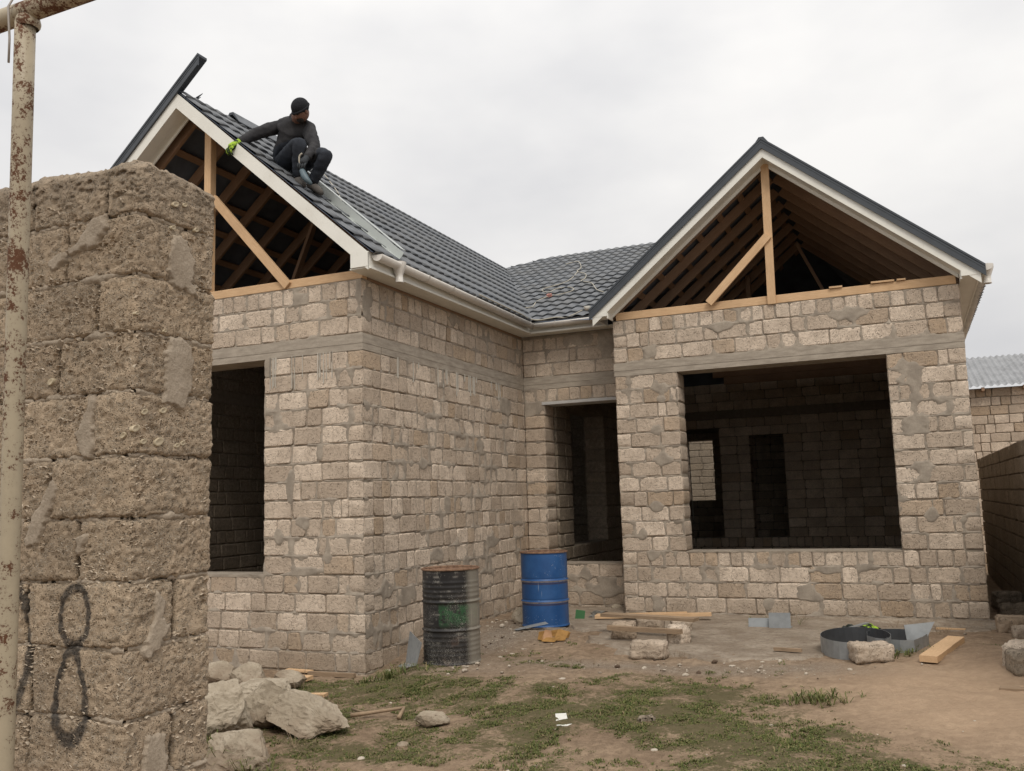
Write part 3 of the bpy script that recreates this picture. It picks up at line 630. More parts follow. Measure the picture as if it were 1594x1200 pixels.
def tile_plane(o, u, v, poly, vis=True):
    """o origin, u along the eave, v up the slope; poly convex outline in (u,v)"""
    o, u, v = Vector(o), Vector(u).normalized(), Vector(v).normalized(); n = u.cross(v)
    F = Matrix(((u.x, v.x, n.x, o.x), (u.y, v.y, n.y, o.y), (u.z, v.z, n.z, o.z), (0, 0, 0, 1)))
    us = [p[0] for p in poly]; vv_ = [p[1] for p in poly]; ar = sum(poly[i][0]*poly[(i+1) % len(poly)][1]-poly[(i+1) % len(poly)][0]*poly[i][1] for i in range(len(poly)))
    if ar < 0: poly = poly[::-1]
    def ins(p):
        return min(((poly[(i+1) % len(poly)][0]-poly[i][0])*(p[1]-poly[i][1])-(poly[(i+1) % len(poly)][1]-poly[i][1])*(p[0]-poly[i][0])) for i in range(len(poly)))
    j = 0
    while min(vv_)+j*TS < max(vv_):
        i = 0
        while min(us)+i*TP < max(us):
            a, b = min(us)+i*TP, min(vv_)+j*TS; cs = [(a, b), (a+TP, b), (a+TP, b+TS), (a, b+TS)]
            k = [ins(c) >= -1e-6 for c in cs]; M = F@Matrix.Translation((a, b, 0)); i += 1
            c = M@Vector((TP/2, TS/2, .02))
            if all(k):
                d = CAM-c; cosn = d.normalized().dot(n); z = (c-CAM).dot(fwd)
                tcand.append((TP*TS*cosn/(z*z) if vis and cosn > 0 else -1, M, None)); continue
            bmx = bmesh.new(); bv = [bmx.verts.new((p[0]+a, p[1]+b, p[2])) for p in tv]
            for f in tf: bmx.faces.new([bv[q] for q in f])
            for e in range(len(poly)):
                p, q = poly[e], poly[(e+1) % len(poly)]; nn = Vector((q[1]-p[1], -(q[0]-p[0]), 0)).normalized()
                bmesh.ops.bisect_plane(bmx, geom=list(bmx.verts)+list(bmx.edges)+list(bmx.faces), plane_co=Vector((p[0], p[1], 0)), plane_no=nn, clear_outer=True)
            if len(bmx.faces): 
                bmx.verts.index_update(); tstuff.add([F@v.co for v in bmx.verts], [[v.index for v in f.verts] for f in bmx.faces])
            bmx.free()
        j += 1
sl = math.sqrt(1+TL*TL); LU = 2.73*sl
# left wing, right-hand slope: u runs towards +Y, v up towards -X
tile_plane((.30, -.22, zl(.30)), (0, 1, 0), (-1, 0, TL), [(0, 0), (4.44, 0), (9.71, 2.747*sl), (0, 2.747*sl)])
# main front slope
sm_ = math.sqrt(1+TM*TM)
tile_plane((XLr, 4.18, zm(4.18)), (1, 0, 0), (0, 1, TM), [(2.73, .04), (1.42-XLr, -.0), (XRr-XLr, 4.31*sm_), (XRr-XLr, 6.05*sm_), (.887, 6.05*sm_), (0.0, 5.31*sm_)])
sr = math.sqrt(1+TR_*TR_)
tile_plane((1.40, 8.5, zr(1.40)), (0, -1, 0), (1, 0, TR_), [(4.5, 0), (8.5-YR+.2, 0), (8.5-YR+.2, 2.46*sr), (0.0, 2.46*sr)], False)
tile_plane((6.34, YR-.2, zr(6.34)), (0, 1, 0), (-1, 0, TR_), [(0, 0), (4.7, 0), (4.7, 2.47*sr), (0, 2.47*sr)], False)
tile_plane((-5.17, 9.5, zl(-5.17)), (0, -1, 0), (1, 0, TL), [(0, 0), (9.72, 0), (9.72, 2.72*sl), (0, 2.72*sl)], False)
tcand.sort(key=lambda t: -t[0])
for k, (a, M, _) in enumerate(tcand):
    M = M@Matrix.Translation((0, R.uniform(-.003, .003), R.uniform(-.001, .002)))@Matrix.Rotation(R.uniform(-.006, .006), 4, 'Z')@Matrix.Rotation(R.uniform(-.01, .01), 4, 'X')
    if k < 299: link('roof_tile', tme, roof, M)
    else: tstuff.add([M@Vector(p) for p in tv], tf)
part('roof_tile', tstuff, MT, roof, True, kind='stuff')
# valley metal and ridge caps
mb = MB()
va, vb = Vector((.28, 4.22, zl(.28)+.012)), Vector((XLr, 9.49, ZLr+.012))
mb.beam(va, vb, .16, .006, (0, 0, 1)); part('valley_flashing', mb, MTR, roof)
def cap(a, b, w=.13, hh=.075, t=.87, nm='ridge_cap', mat=MTR):
    a, b = Vector(a), Vector(b); mb = MB(); d = (b-a).normalized(); sdv = d.cross(Vector((0, 0, 1))).normalized()
    pr = [(-w, -w*t), (-.02, .0+.012), (.02, .012), (w, -w*t), (w, -w*t+.012), (.03, .045), (-.03, .045), (-w, -w*t+.012)]
    vs = [p+sdv*x+Vector((0, 0, z+hh)) for p in (a, b) for x, z in pr]
    mb.add(vs, [(k, (k+1) % 8, 8+(k+1) % 8, 8+k) for k in range(8)]+[tuple(range(8)), tuple(range(15, 7, -1))]); return part(nm, mb, mat, roof)
cap((XLr, .72, ZLr), (XLr, 2.2, ZLr+.01))
cap((XRr, YR-.25, ZRr), (XRr, 8.5, ZRr), t=.8, hh=.03)
# ---- white rake fascias, soffits, boxed eaves
def rake(xa, za, xb, zb, y0, y1, h, name, mat=MWH, off=0.):
    mb = MB(); mb.prism([(xa, y0, za+off), (xb, y0, zb+off), (xb, y0, zb+off-h), (xa, y0, za+off-h)], (0, y1-y0, 0)); return part(name, mb, mat, house)
YF = -.25
F0 = 6.535                                   # outer top line of the left fascia at the ridge
def fl(x): return F0-.875*abs(x-XLr)
rake(XLr, fl(XLr), .235, fl(.235), YF, YF+.02, .19, 'fascia_board')
rake(-5.13, fl(-5.13), XLr-.001, fl(XLr), YF, YF+.02, .19, 'fascia_board')
rake(XLr, fl(XLr)-.17, .02, fl(.02)-.17, YF+.0205, -.004, .018, 'rake_soffit')
rake(-5.1, fl(-5.1)-.17, XLr-.001, fl(XLr)-.17, YF+.0205, -.004, .018, 'rake_soffit')
rake(XLr, fl(XLr)-.188, .0, fl(0)-.188, -.02, -.006, .035, 'rake_soffit_lip'); rake(-4.9, fl(-4.9)-.188, XLr-.001, fl(XLr)-.188, -.02, -.006, .035, 'rake_soffit_lip')
# eave box end (white pentagon) at the left wing
mb = MB(); mb.prism([(.022, YF-.004, 4.035), (.234, YF-.004, 4.035), (.234, YF-.004, fl(.234)-.004), (.15, YF-.004, fl(.15)), (.022, YF-.004, fl(.022)-.175)], (0, .018, 0)); part('eave_box_end', mb, MWH, house)
ZS = 4.02
def soffit(x0, x1, y0, y1, nm='soffit_board'):
    mb = MB(); mb.box(x0, x1, y0, y1, ZS, ZS+.014); return part(nm, mb, MWH, house)
n = 13
for k in range(n):
    a = YF+.015+(YI+.02-YF)*k/n; b = YF+.015+(YI+.02-YF)*(k+1)/n; 
    if b > 4.24: b = 4.24
    soffit(.0, .2165, a+.0015, b)
mb = MB(); mb.box(.217, .235, YF+.0145, 4.2445, ZS-.01, 4.20); part('eave_fascia', mb, MWH, house)
mb = MB(); mb.box(.2355, 1.44, 4.245, 4.262, ZS-.01, 4.20); part('eave_fascia', mb, MWH, house)
for k in range(4): soffit(.0+.005+.41*k, .41*(k+1), 4.2625, YI-.002)
mb = MB(); mb.box(.0, .17, -.006, .0, 3.985, 4.018); 
# cove moulding step on the soffit
mb = MB(); mb.box(.205, .262, YF+.02, 4.20, 4.012, 4.035); mb.box(.2625, 1.44, 4.20, 4.244, 4.012, 4.035); part('eave_moulding', mb, MWH, house)
# right gable
def fr(x): return 6.045-TR_*abs(x-XRr)
YG = YR-.25
rake(1.447, fr(1.447), XRr, fr(XRr), YG, YG+.02, .15, 'fascia_board'); rake(XRr+.001, fr(XRr), 6.265, fr(6.265), YG, YG+.02, .15, 'fascia_board')
rake(1.66, fr(1.66)-.135, XRr, fr(XRr)-.135, YG+.0205, YR-.006, .016, 'rake_soffit'); rake(XRr+.001, fr(XRr)-.135, 6.06, fr(6.06)-.135, YG+.0205, YR-.006, .016, 'rake_soffit')
rake(1.66, fr(1.66)-.151, XRr, fr(XRr)-.151, YR-.03, YR-.010, .05, 'rake_soffit_lip'); rake(XRr+.001, fr(XRr)-.151, 6.04, fr(6.04)-.151, YR-.03, YR-.010, .05, 'rake_soffit_lip')
for s in (-1, 1):
    X1 = 1.447 if s < 0 else 6.265; X0 = 1.66 if s < 0 else 6.055
    mb = MB(); mb.prism([(X0, YG-.004, 4.02), (X1, YG-.004, 4.02), (X1, YG-.004, fr(X1)-.004), (X0, YG-.004, fr(X0)-.145)], (0, .018, 0)); part('eave_box_end', mb, MWH, house)
    mb = MB(); mb.box(min(X0, X0+s*-.0)-.009, X0+.009, YG+.0145, YR-.008, ZS-.03, fr(X0)-.15); part('eave_box_side', mb, MWH, house)
    mb = MB(); mb.box(min(X0, X1)+.01*(s < 0), max(X0, X1)-.01*(s > 0), YG+.015, YR-.01 if s < 0 else 16.0, ZS, ZS+.014); part('soffit_board', mb, MWH, house)
mb = MB(); mb.box(6.247, 6.265, YG+.0145, 16, ZS-.01, 4.2)
for k in range(12): mb.box(6.2655, 6.272, YG+.6*k+.3, YG+.6*k+.34, ZS, 4.12)
part('eave_fascia', mb, MWH, house)
mb = MB(); mb.box(1.4475, 1.462, YG+.0145, 4.2445, ZS-.008, 4.165); part('eave_fascia', mb, MWH, house)
# dark rake trims
def trim(xa, xb, f, y0, ext=0.):
    mb = MB(); za, zb = f(xa), f(xb)
    for (dy0, dy1, lo, hi) in ((-.024, -.002, -.03, .08), (-.03, .13, .0855, .115), (-.028, -.0245, -.033, -.02), (-.028, -.0245, .05, .06)):
        mb.prism([(xa, y0+dy0, za+lo), (xb, y0+dy0, zb+lo), (xb, y0+dy0, zb+hi), (xa, y0+dy0, za+hi)], (0, dy1-dy0, 0))
    return part('rake_trim', mb, MTR, house)
trim(1.405, XRr, fr, YG); trim(XRr+.001, 6.32, fr, YG)
lt = lambda x: F0+.875*(x-XLr)
trim(-5.16, -2.10, lt, YF)
# ---- gutters
def gutter(a, b, ends=(True, True)):
    a, b = Vector(a), Vector(b); d = (b-a).normalized(); sdv = Vector((d.y, -d.x, 0)); n = 12; mb = MB(); r = .064
    pr = [(r*math.cos(math.pi+math.pi*k/n), r*math.sin(math.pi+math.pi*k/n)) for k in range(n+1)]+[((r-.005)*math.cos(2*math.pi-math.pi*k/n), (r-.005)*math.sin(2*math.pi-math.pi*k/n)) for k in range(n+1)]
    m_ = len(pr); vs = [p+sdv*x+Vector((0, 0, z)) for p in (a, b) for x, z in pr]
    mb.add(vs, [(k, (k+1) % m_, m_+(k+1) % m_, m_+k) for k in range(m_)]+[tuple(range(m_)), tuple(range(2*m_-1, m_-1, -1))])
    for e, q in zip(ends, (a, b)):
        if e:
            q2 = q+d*(-.002 if q is a else .002); vs = [q2+sdv*(x*1.05)+Vector((0, 0, z*1.05)) for x, z in pr[:n+1]]; mb.prism(vs, d*.004)
    g = part('gutter', mb, MGT, house, True)
    for p in g.data.polygons: p.use_smooth = len(p.vertices) == 4
    L_ = (b-a).length; k = .42
    while k < L_-.1:
        mb = MB(); c = a+d*k
        vs = [c+d*t+sdv*((r+.006)*math.cos(math.pi+math.pi*i/n))+Vector((0, 0, (r+.006)*math.sin(math.pi+math.pi*i/n))) for t in (-.014, .014) for i in range(n+1)]
        mb.add(vs, [(i, i+1, n+2+i, n+1+i) for i in range(n)]); mb.beam(c+sdv*(r)+Vector((0, 0, .004)), c-sdv*(r)+Vector((0, 0, .004)), .02, .006)
        link('gutter_bracket', mb.mesh('gutter_bracket', MGT, True), g); k += .62
    return g
def outlet(x, y, z, par):
    mb = MB(); mb.lathe([(.080, .03), (.080, -.01), (.066, -.05), (.048, -.10), (.043, -.115), (.043, -.19), (.047, -.19), (.047, -.20), (.040, -.20), (.040, -.1)], (x, y, z), 20); link('outlet', mb.mesh('outlet', MGT, True), par)
GX, GZ_ = .305, 4.165
g1_ = gutter((GX, -.17, GZ_), (GX, 4.15, GZ_-.03), (True, False)); outlet(GX, .28, GZ_-.01, g1_)
g2_ = gutter((GX-.03, 4.155, GZ_-.03), (1.40, 4.155, GZ_-.02), (False, False))
g3_ = gutter((6.335, YG+.02, 4.13), (6.335, 16, 4.1)); outlet(6.335, YG+.12, 4.12, g3_)
g4_ = gutter((1.38, YR-.02, 4.19), (1.38, 3.72, 4.19)) if False else None
mb = MB(); mb.lathe([(.05, 0), (.047, -.03), (.03, -.05), (.001, -.055)], (1.37, YG+.02, 4.19), 14); part('gutter_stub', mb, MWH, house, True)
# flat roof accessory: second batten strip under the first tile row at the gable edge
mb = MB(); mb.beam((.24, -.19, fl(.24)+.012), (XLr+.03, -.19, fl(XLr)+.012), .05, .012, (0, 1, 0)) if False else None

# ------------------------------------------------------------------ foreground shell-stone wall (left edge)
FX, FY, FT, ZTOP = 3.096, -6.109, .36, 2.675
fw = thing('boundary_wall', 'close up rough shell limestone wall with sprayed number, rounded top, at the left edge', 'wall', (2.9, -5.95, -.2))
rows = [(2.48, ZTOP, [150], 0), (2.28, 2.48, [77], 1), (2.09, 2.28, [140], 0), (1.9, 2.09, [68], 1), (1.70, 1.9, [140], 0), (1.505, 1.70, [62], 0), (1.31, 1.505, [118], 0), (1.11, 1.31, [28], 1), (.90, 1.11, [40], 0), (.70, .90, [38], 1), (.50, .70, [120], 0), (.30, .50, [60], 1), (.1, .30, [130], 0), (-.1, .10, [60], 1), (-.35, -.1, [100], 0)]
def coq_mesh(x0, x1, y0, y1, z0, z1, seed, res, end=False, top=False):
    lx, ly, lz = x1-x0, y1-y0, z1-z0; a = max(2, round(lx/res)); b = max(2, round(ly/res)); c_ = max(2, round(lz/res)); ids = {}; vs = []; fs = []; rd = .017
    sv = Vector((seed*1.7, seed*4.1, 0))
    def V(i, j, k):
        if (i, j, k) in ids: return ids[(i, j, k)]
        p = Vector((lx*i/a, ly*j/b, lz*k/c_)); c = Vector((min(max(p.x, rd), lx-rd), min(max(p.y, rd), ly-rd), min(max(p.z, rd), lz-rd))); d = p-c
        if d.length > 1e-6: p = c+d.normalized()*min(d.length, rd)
        n = Vector(((i == a)-(i == 0), (j == b)-(j == 0), (k == c_)-(k == 0))).normalized()
        q = p+sv
        h = .005*noise.fractal(q*7, 1, 2, 3)+.0025*noise.fractal(q*34, 1, 2, 3)
        t = noise.noise(Vector((q.x*75, q.y*75, q.z*110)))
        h -= .005*max(0, t-.08)*3 
        t2 = noise.noise(Vector((q.x*26, q.y*26, q.z*40))+Vector((9, 9, 9))); h -= .008*max(0, t2-.3)*2.2
        h += .004*max(0, noise.noise(Vector((q.x*50, q.y*50, q.z*150)))-.1)*3
        p = p+n*h
        if top:      # the weathered cap: highest at the corner, falling to both sides
            w = Vector((x0, y0, z0))+p; dd = (max(0, (FX-.02)-w.x))**2*.35+(max(0, w.y-FY-.03)**2)*.0
            f_ = p.z/lz; p.z -= f_*(.03*max(0, (w.y-FY-.12)/FT)**1.5+.03*max(0, (FY+.06-w.y)/.06)**2+.022*noise.noise(w*6)+.025*max(0, (w.x-FX+.08)/.08)**2)
        ids[(i, j, k)] = len(vs); vs.append(p); return ids[(i, j, k)]
    for k in range(c_):
        for i in range(a):
            fs.append((V(i, 0, k), V(i+1, 0, k), V(i+1, 0, k+1), V(i, 0, k+1)))
        for j in range(b):
            fs.append((V(a, j, k), V(a, j+1, k), V(a, j+1, k+1), V(a, j, k+1)))
            if j % 1 == 0: fs.append((V(0, j, k), V(0, j, k+1), V(0, j+1, k+1), V(0, j+1, k)))
        for i in range(a): fs.append((V(i, b, k), V(i, b, k+1), V(i+1, b, k+1), V(i+1, b, k)))
    for i in range(a):
        for j in range(b): fs.append((V(i, j, 0), V(i, j+1, 0), V(i+1, j+1, 0), V(i+1, j, 0))); fs.append((V(i, j, c_), V(i+1, j, c_), V(i+1, j+1, c_), V(i, j+1, c_)))
    me = bpy.data.meshes.new('stone_block'); me.from_pydata(vs, [], fs); me.materials.append(MSF); me.polygons.foreach_set('use_smooth', [True]*len(me.polygons)); me.update(); return me
seed = 1
for (z0, z1, js, twoleaf) in rows:
    xs_ = [FX]+[FX-(210-j)/418 for j in js]; nxt = xs_[-1]
    while nxt > .6: nxt -= R.uniform(.34, .42); xs_.append(nxt)
    vis = z1 > .65; g = .0045
    for i in range(len(xs_)-1):
        seed += 1; near = i < 3 and vis; tp = z1 > 2.6
        yb = FY+FT if (not twoleaf or i > 0) and i < 1 or tp else FY+.19
        if i == 0 and not twoleaf: yb = FY+FT
        me = coq_mesh(xs_[i+1]+g, xs_[i]-(g if i else 0), FY, yb, z0+g*.6, z1-g*.6, seed*3.3, .0075 if near else .03, top=tp)
        link('stone_block', me, fw, Matrix.Translation((xs_[i+1]+g, FY+R.uniform(-.004, .004), z0+g*.6)))
        if yb < FY+FT-.01:
            seed += 1; me = coq_mesh(xs_[i+1]+g, xs_[i]-(g if i else 0)-.004, FY+.205, FY+FT, z0+g*.6, z1-g*.6, seed*3.3, .009 if (i == 0 and vis) else .05)
            link('stone_block', me, fw, Matrix.Translation((xs_[i+1]+g, FY+.205, z0+g*.6)))
mb = MB(); mb.box(.4, FX-.03, FY+.03, FY+FT-.03, -.35, 2.56); part('mortar', mb, MMF, fw)
PATCH = {'F': [], 'E': []}
def patch(plane, pts, seed=0): PATCH[plane].append(pts)
UE = lambda u: FY+(u-208)/127*FT*1.0          # pixel column to Y on the end face
UF = lambda u: FX-(210-u)/418
ZV = lambda v: 1.705-(v-705)/480.
def P_(kind, L_): patch(kind, [((UE if kind == 'E' else UF)(u), ZV(v)) for u, v in L_], seed=len(L_)*3.1+L_[0][1]*.01)
P_('E', [(262, 350), (285, 352), (300, 385), (296, 420), (308, 450), (280, 440), (262, 445), (250, 400)])
P_('E', [(258, 520), (278, 514), (298, 530), (298, 600), (285, 635), (250, 625), (250, 560)])
P_('E', [(243, 905), (262, 925), (258, 950), (270, 965), (255, 1000), (232, 1015), (226, 1000), (240, 960)])
P_('E', [(235, 1115), (265, 1120), (270, 1170), (255, 1240), (215, 1250), (228, 1180)])
P_('F', [(135, 612), (148, 616), (146, 700), (140, 716), (115, 705), (108, 670), (120, 650)])
P_('F', [(68, 735), (88, 752), (70, 790), (48, 840), (20, 845), (30, 800)])
P_('F', [(120, 335), (150, 325), (160, 350), (140, 380), (90, 385), (70, 378), (105, 362)])
P_('F', [(118, 822), (136, 826), (128, 862), (112, 850)])
P_('F', [(45, 385), (78, 372), (82, 392), (60, 408), (40, 405)])
# mortar: trowelled patches and ragged bed joints as one displaced sheet that shows only where it stands proud of the stone
def sdist(p, poly):
    ins = False; d = 9
    for q in range(len(poly)):
        (x1, y1), (x2, y2) = poly[q], poly[(q+1) % len(poly)]
        if (y1 > p[1]) != (y2 > p[1]) and p[0] < (x2-x1)*(p[1]-y1)/(y2-y1)+x1: ins = not ins
        t = max(0, min(1, ((p[0]-x1)*(x2-x1)+(p[1]-y1)*(y2-y1))/((x2-x1)**2+(y2-y1)**2+1e-9))); d = min(d, math.hypot(p[0]-x1-t*(x2-x1), p[1]-y1-t*(y2-y1)))
    return d if ins else -d
for pl_, a0, a1 in (('F', 2.33, FX-.012), ('E', FY+.012, FY+FT-.012)):
    res = .0042; na = int((a1-a0)/res); nz_ = int((2.60-.66)/res); vs = []; hs = []; nf = noise.noise
    bbs = [(min(p[0] for p in P)-.03, max(p[0] for p in P)+.03, min(p[1] for p in P)-.03, max(p[1] for p in P)+.03, P) for P in PATCH[pl_]]
    for i in range(na+1):
        a = a0+(a1-a0)*i/na
        for k in range(nz_+1):
            z = .66+(2.60-.66)*k/nz_; q = Vector((a, z, 2. if pl_ == 'F' else 6.)); dz = 9
            for (z0, z1, js, tl_) in rows:
                if abs(z-z1) < dz: dz = abs(z-z1)
            rag = .009*nf(q*28)+.005*nf(q*75)
            h = -.012+.022*max(0, nf(q*8)+.15)-.75*max(0, dz-.003)+rag*.9 if dz < .035 else -.05
            if h > .003: h = .003+(h-.003)*.3
            for x0, x1, y0, y1, P in bbs:
                if x0 < a < x1 and y0 < z < y1:
                    d = sdist((a, z), P)+rag*1.5; hp = -.014+min(.024, max(-.02, d*2.2))+.0025*nf(q*17)+.0012*nf(q*60)
                    h = max(h, hp)
            hs.append(h); vs.append((a, FY-h, z) if pl_ == 'F' else (FX+h, a, z))
    m_ = nz_+1; mb = MB(); used = {}; fs_ = []
    for i in range(na):
        for k in range(nz_):
            c4 = (i*m_+k, (i+1)*m_+k, (i+1)*m_+k+1, i*m_+k+1)
            if max(hs[c] for c in c4) > -.013: fs_.append(tuple(used.setdefault(c, len(used)) for c in c4))
    mb.add([vs[c] for c in used], fs_); part('mortar_patch', mb, MMFP, fw, True)
# shell fragments standing out of the stone
mb = MB(); mb2 = MB()
for k in range(5600):
    pl_ = 'F' if R.random() < .68 else 'E'
    a = R.uniform(2.38, FX-.01) if pl_ == 'F' else R.uniform(FY+.01, FY+FT-.02); z = R.uniform(.68, 2.56)
    if noise.noise(Vector((a*5, z*9, 3 if pl_ == 'F' else 8))) < R.uniform(-.25, .25): continue
    rr = R.choice((.004, .005, .006, .008, .011))*R.uniform(.8, 1.3); t0 = R.gauss(1.57, .7); da = R.uniform(.6, 1.3); w = rr*R.uniform(.07, .14)+.0003; dep = R.uniform(.0, .0048)
    to = (lambda x, zz, t: (x, FY-t, zz)) if pl_ == 'F' else (lambda x, zz, t: (FX+t, x, zz)); n = 5; vs = []; ti = R.uniform(-.5, .5); asp = R.uniform(.45, .9)
    for i in range(n+1):
        t = t0-da+2*da*i/n; ww = w*(1-abs(i/n*2-1)**2*.75)
        for q, tt in ((rr+ww, -.009), (rr+ww*.6, dep), (rr-ww, dep*.8), (rr-ww*1.2, -.009)):
            x_, z_ = math.cos(t)*q, math.sin(t)*q*asp; vs.append(to(a+x_*math.cos(ti)-z_*math.sin(ti), z+x_*math.sin(ti)+z_*math.cos(ti), tt))
    (mb if R.random() < .75 else mb2).add(vs, [(i*4+k_, (i+1)*4+k_, (i+1)*4+k_+1, i*4+k_+1) for i in range(n) for k_ in range(3)])
part('shell_fragment', mb, flat('shell_chip', (.44, .355, .26), .7), fw, True, kind='stuff'); part('shell_fragment', mb2, flat('shell_chip_pale', (.50, .42, .32), .6), fw, True, kind='stuff')
mb = MB()
for (u, v, r_) in ((212, 668, 6), (224, 642, 5), (252, 637, 5), (224, 687, 4.5), (246, 686, 7), (196, 678, 5), (274, 690, 4), (283, 686, 4), (60, 585, 6), (265, 300, 5), (280, 295, 4), (300, 330, 4), (262, 340, 4), (210, 493, 3), (252, 511, 3)):
    k_ = 'E' if u > 205 else 'F'; a = (UE if k_ == 'E' else UF)(u); z = ZV(v); rr = r_/480*1.15; n = 12; ph = u
    to = (lambda x, zz, t: (x, FY-t, zz)) if k_ == 'F' else (lambda x, zz, t: (FX+t, x, zz)); vs = []
    for q, t in ((1., -.008), (1., .005), (.88, .0062), (.5, .0035)):
        vs += [to(a+rr*q*math.cos(2*math.pi*i/n)*(1.15 if k_ == 'E' else 1), z+rr*q*.85*math.sin(2*math.pi*i/n+.4), t) for i in range(n)]
    vs.append(to(a, z, .0022)); mb.add(vs, [(j*n+i, j*n+(i+1) % n, (j+1)*n+(i+1) % n, (j+1)*n+i) for j in range(3) for i in range(n)]+[(3*n+i, 3*n+(i+1) % n, 4*n) for i in range(n)])
part('sea_shell', mb, flat('sea_shell', (.50, .42, .29), .6, 0, .4, .3, 60), fw, True, kind='stuff')

# ------------------------------------------------------------------ gas pipe on post (top left)
gp = thing('gas_pipe', 'rusty cream painted gas pipe carried on a tall vertical post before the shell stone wall', 'pipe', (2.86, -6.32, -.2))
pa, pb = Vector((3.100, -6.534, 2.908)), Vector((2.872, -6.33, .6)); lowp = pa.lerp(pb, 1.36)
part('post', MB().tube([pa.lerp(lowp, i/12) for i in range(13)], .0275, 24), MPI, gp, True)
ha, hb = Vector((3.044-.55*2.2, -6.569-.0, 2.885-.075*1.9)), Vector((3.3327+.29*3, -6.52, 2.96+.09*3))
hm = pa+Vector((.006, .004, .034))
part('pipe', MB().tube([hm+Vector((-1.6, .0, -.02)), hm+Vector((-.8, 0, -.01)), hm, hm+Vector((.8, 0, .01)), hm+Vector((2.0, 0, .02))], .0295, 24), MPI, gp, True)
mb = MB(); mb.lathe([(.0286, -.012), (.032, -.006), (.034, .004), (.030, .02)], hm+Vector((0, 0, -.04)), 18); part('weld_collar', mb, MPI, gp, True)
part('wire_tie', MB().tube([hm+Vector((-.033, -.03, -.16)), hm+Vector((-.031, -.032, -.09)), hm+Vector((-.028, -.042, 0)), hm+Vector((-.018, -.03, .038)), hm+Vector((.004, 0, .050)), hm+Vector((.018, .02, .03))], .0032, 8), flat('wire', (.36, .33, .30), .6, .3), gp, True)

# ------------------------------------------------------------------ boundary wall on the right and neighbour's building
bw = thing('boundary_wall', 'shaded stone block boundary wall running back beside the right wing of the house', 'wall', (6.7, 5, -.2))
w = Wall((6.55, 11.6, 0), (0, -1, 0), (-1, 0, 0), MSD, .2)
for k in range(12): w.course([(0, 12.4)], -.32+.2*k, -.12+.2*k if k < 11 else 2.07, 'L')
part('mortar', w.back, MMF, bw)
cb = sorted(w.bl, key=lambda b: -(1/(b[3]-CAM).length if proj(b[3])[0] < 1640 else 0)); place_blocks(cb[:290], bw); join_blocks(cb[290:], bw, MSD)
nb = thing('outbuilding', 'stone block outbuilding with grey corrugated metal roof behind the boundary wall', 'building', (9, 14.2, -.2))
w = Wall((6.0, 14.0, 0), (1, 0, 0), (0, -1, 0), MS, .3)
for k in range(20): w.course([(0, 6)], -.3+.199*k, -.101+.199*k, 'M' if k % 3 else 'S')
part('wall', w.back, MM, nb); cb = sorted(w.bl, key=lambda b: -b[3].z+(30 if b[3].x > 8.2 else 0)); place_blocks(cb[:160], nb); join_blocks(cb[160:], nb, MS)
mb = MB(); mb.box(6.0, 12, 14.3, 22, -.3, 3.55); part('wall', mb, MM, nb)
n = 560; vs = []; 
for i in range(n+1):
    x = 5.9+6.3*i/n; h = .02*math.cos(2*math.pi*(x/.135))
    for y, z in ((13.72, 3.70), (17.2, 4.78)): vs.append((x, y, z+h))
mb = MB().add(vs, [(i*2, i*2+1, i*2+3, i*2+2) for i in range(n)]); ro = part('roof', mb, flat('corrugated_metal', (.30, .305, .31), .5, .3, .5, .25, 3), nb, True)
mb = MB(); [mb.box(5.9+6.3*k/6, 5.915+6.3*k/6, 13.72, 17.2, 0, .01) for k in range(0)]
for k in range(8):
    x = 6.1+.8*k; o = part('rafter_end', MB().box(x, x+.06, 13.74, 13.99, 3.60, 3.675), MWR, nb)
mb = MB(); mb.box(5.9, 12.2, 13.95, 14.4, 3.69, 3.70); 
# far wall seen through the rear window opening
w = Wall((-5, 19.5, 0), (1, 0, 0), (0, -1, 0), MSD, .2)
fwall = thing('garden_wall', 'sunlit stone block garden wall glimpsed through the rear window opening of the house', 'wall', (0, 19.6, -.2))
for k in range(20): w.course([(0, 9)], -.3+.2*k, -.1+.2*k, 'L')
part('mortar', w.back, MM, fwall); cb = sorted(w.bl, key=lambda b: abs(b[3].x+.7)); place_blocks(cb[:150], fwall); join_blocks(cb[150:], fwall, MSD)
# the white pole standing in the rear window
solo('pole', MB().tube([(.0, 15.9, .9), (-.03, 15.9, 3.05)], .012, 8), flat('pale_wood', (.75, .7, .6), .7), 'thin pale pole standing in the dark room before the rear window', 'pole')

# ------------------------------------------------------------------ oil drums
def drum(x, y, z, r, h, ribs, mat, rim, label, fine=()):
    t = thing('oil_drum', label, 'barrel', (x, y, z), 'oil drums against the house wall')
    prof = [(0.0, .012), (r-.01, .012), (r-.004, 0), (r+.004, 0), (r+.004, .014), (r-.002, .02)]; n = 120
    for i in range(n+1):
        zz = .02+(h-.04)*i/n; b = 0
        for q in ribs: b += .014*math.exp(-((zz-q*h)/.009)**2)-.004*math.exp(-((zz-q*h-.02)/.01)**2)
        for q in fine: b += .0035*math.exp(-((zz-q*h)/.012)**2)
        prof.append((r-.004+b, zz))
    prof += [(r+.004, h-.014), (r+.006, h-.004), (r+.002, h), (r-.006, h-.004), (r-.010, h-.03)]
    mb = MB(); mb.lathe(prof, (x, y, z), 64); part('body', mb, mat, t, True)
    mb = MB(); mb.lathe([(r-.0095, h-.012), (r-.011, h-.02), (r-.02, h-.024), (.001, h-.026)], (x, y, z), 48); part('lid', mb, rim, t, True)
    mb = MB(); mb.lathe([(r+.0065, h-.012), (r+.009, h-.002), (r+.004, h+.005), (r-.006, h+.003), (r-.009, h-.01)], (x, y, z), 64); part('rim', mb, rim, t, True)
    return t
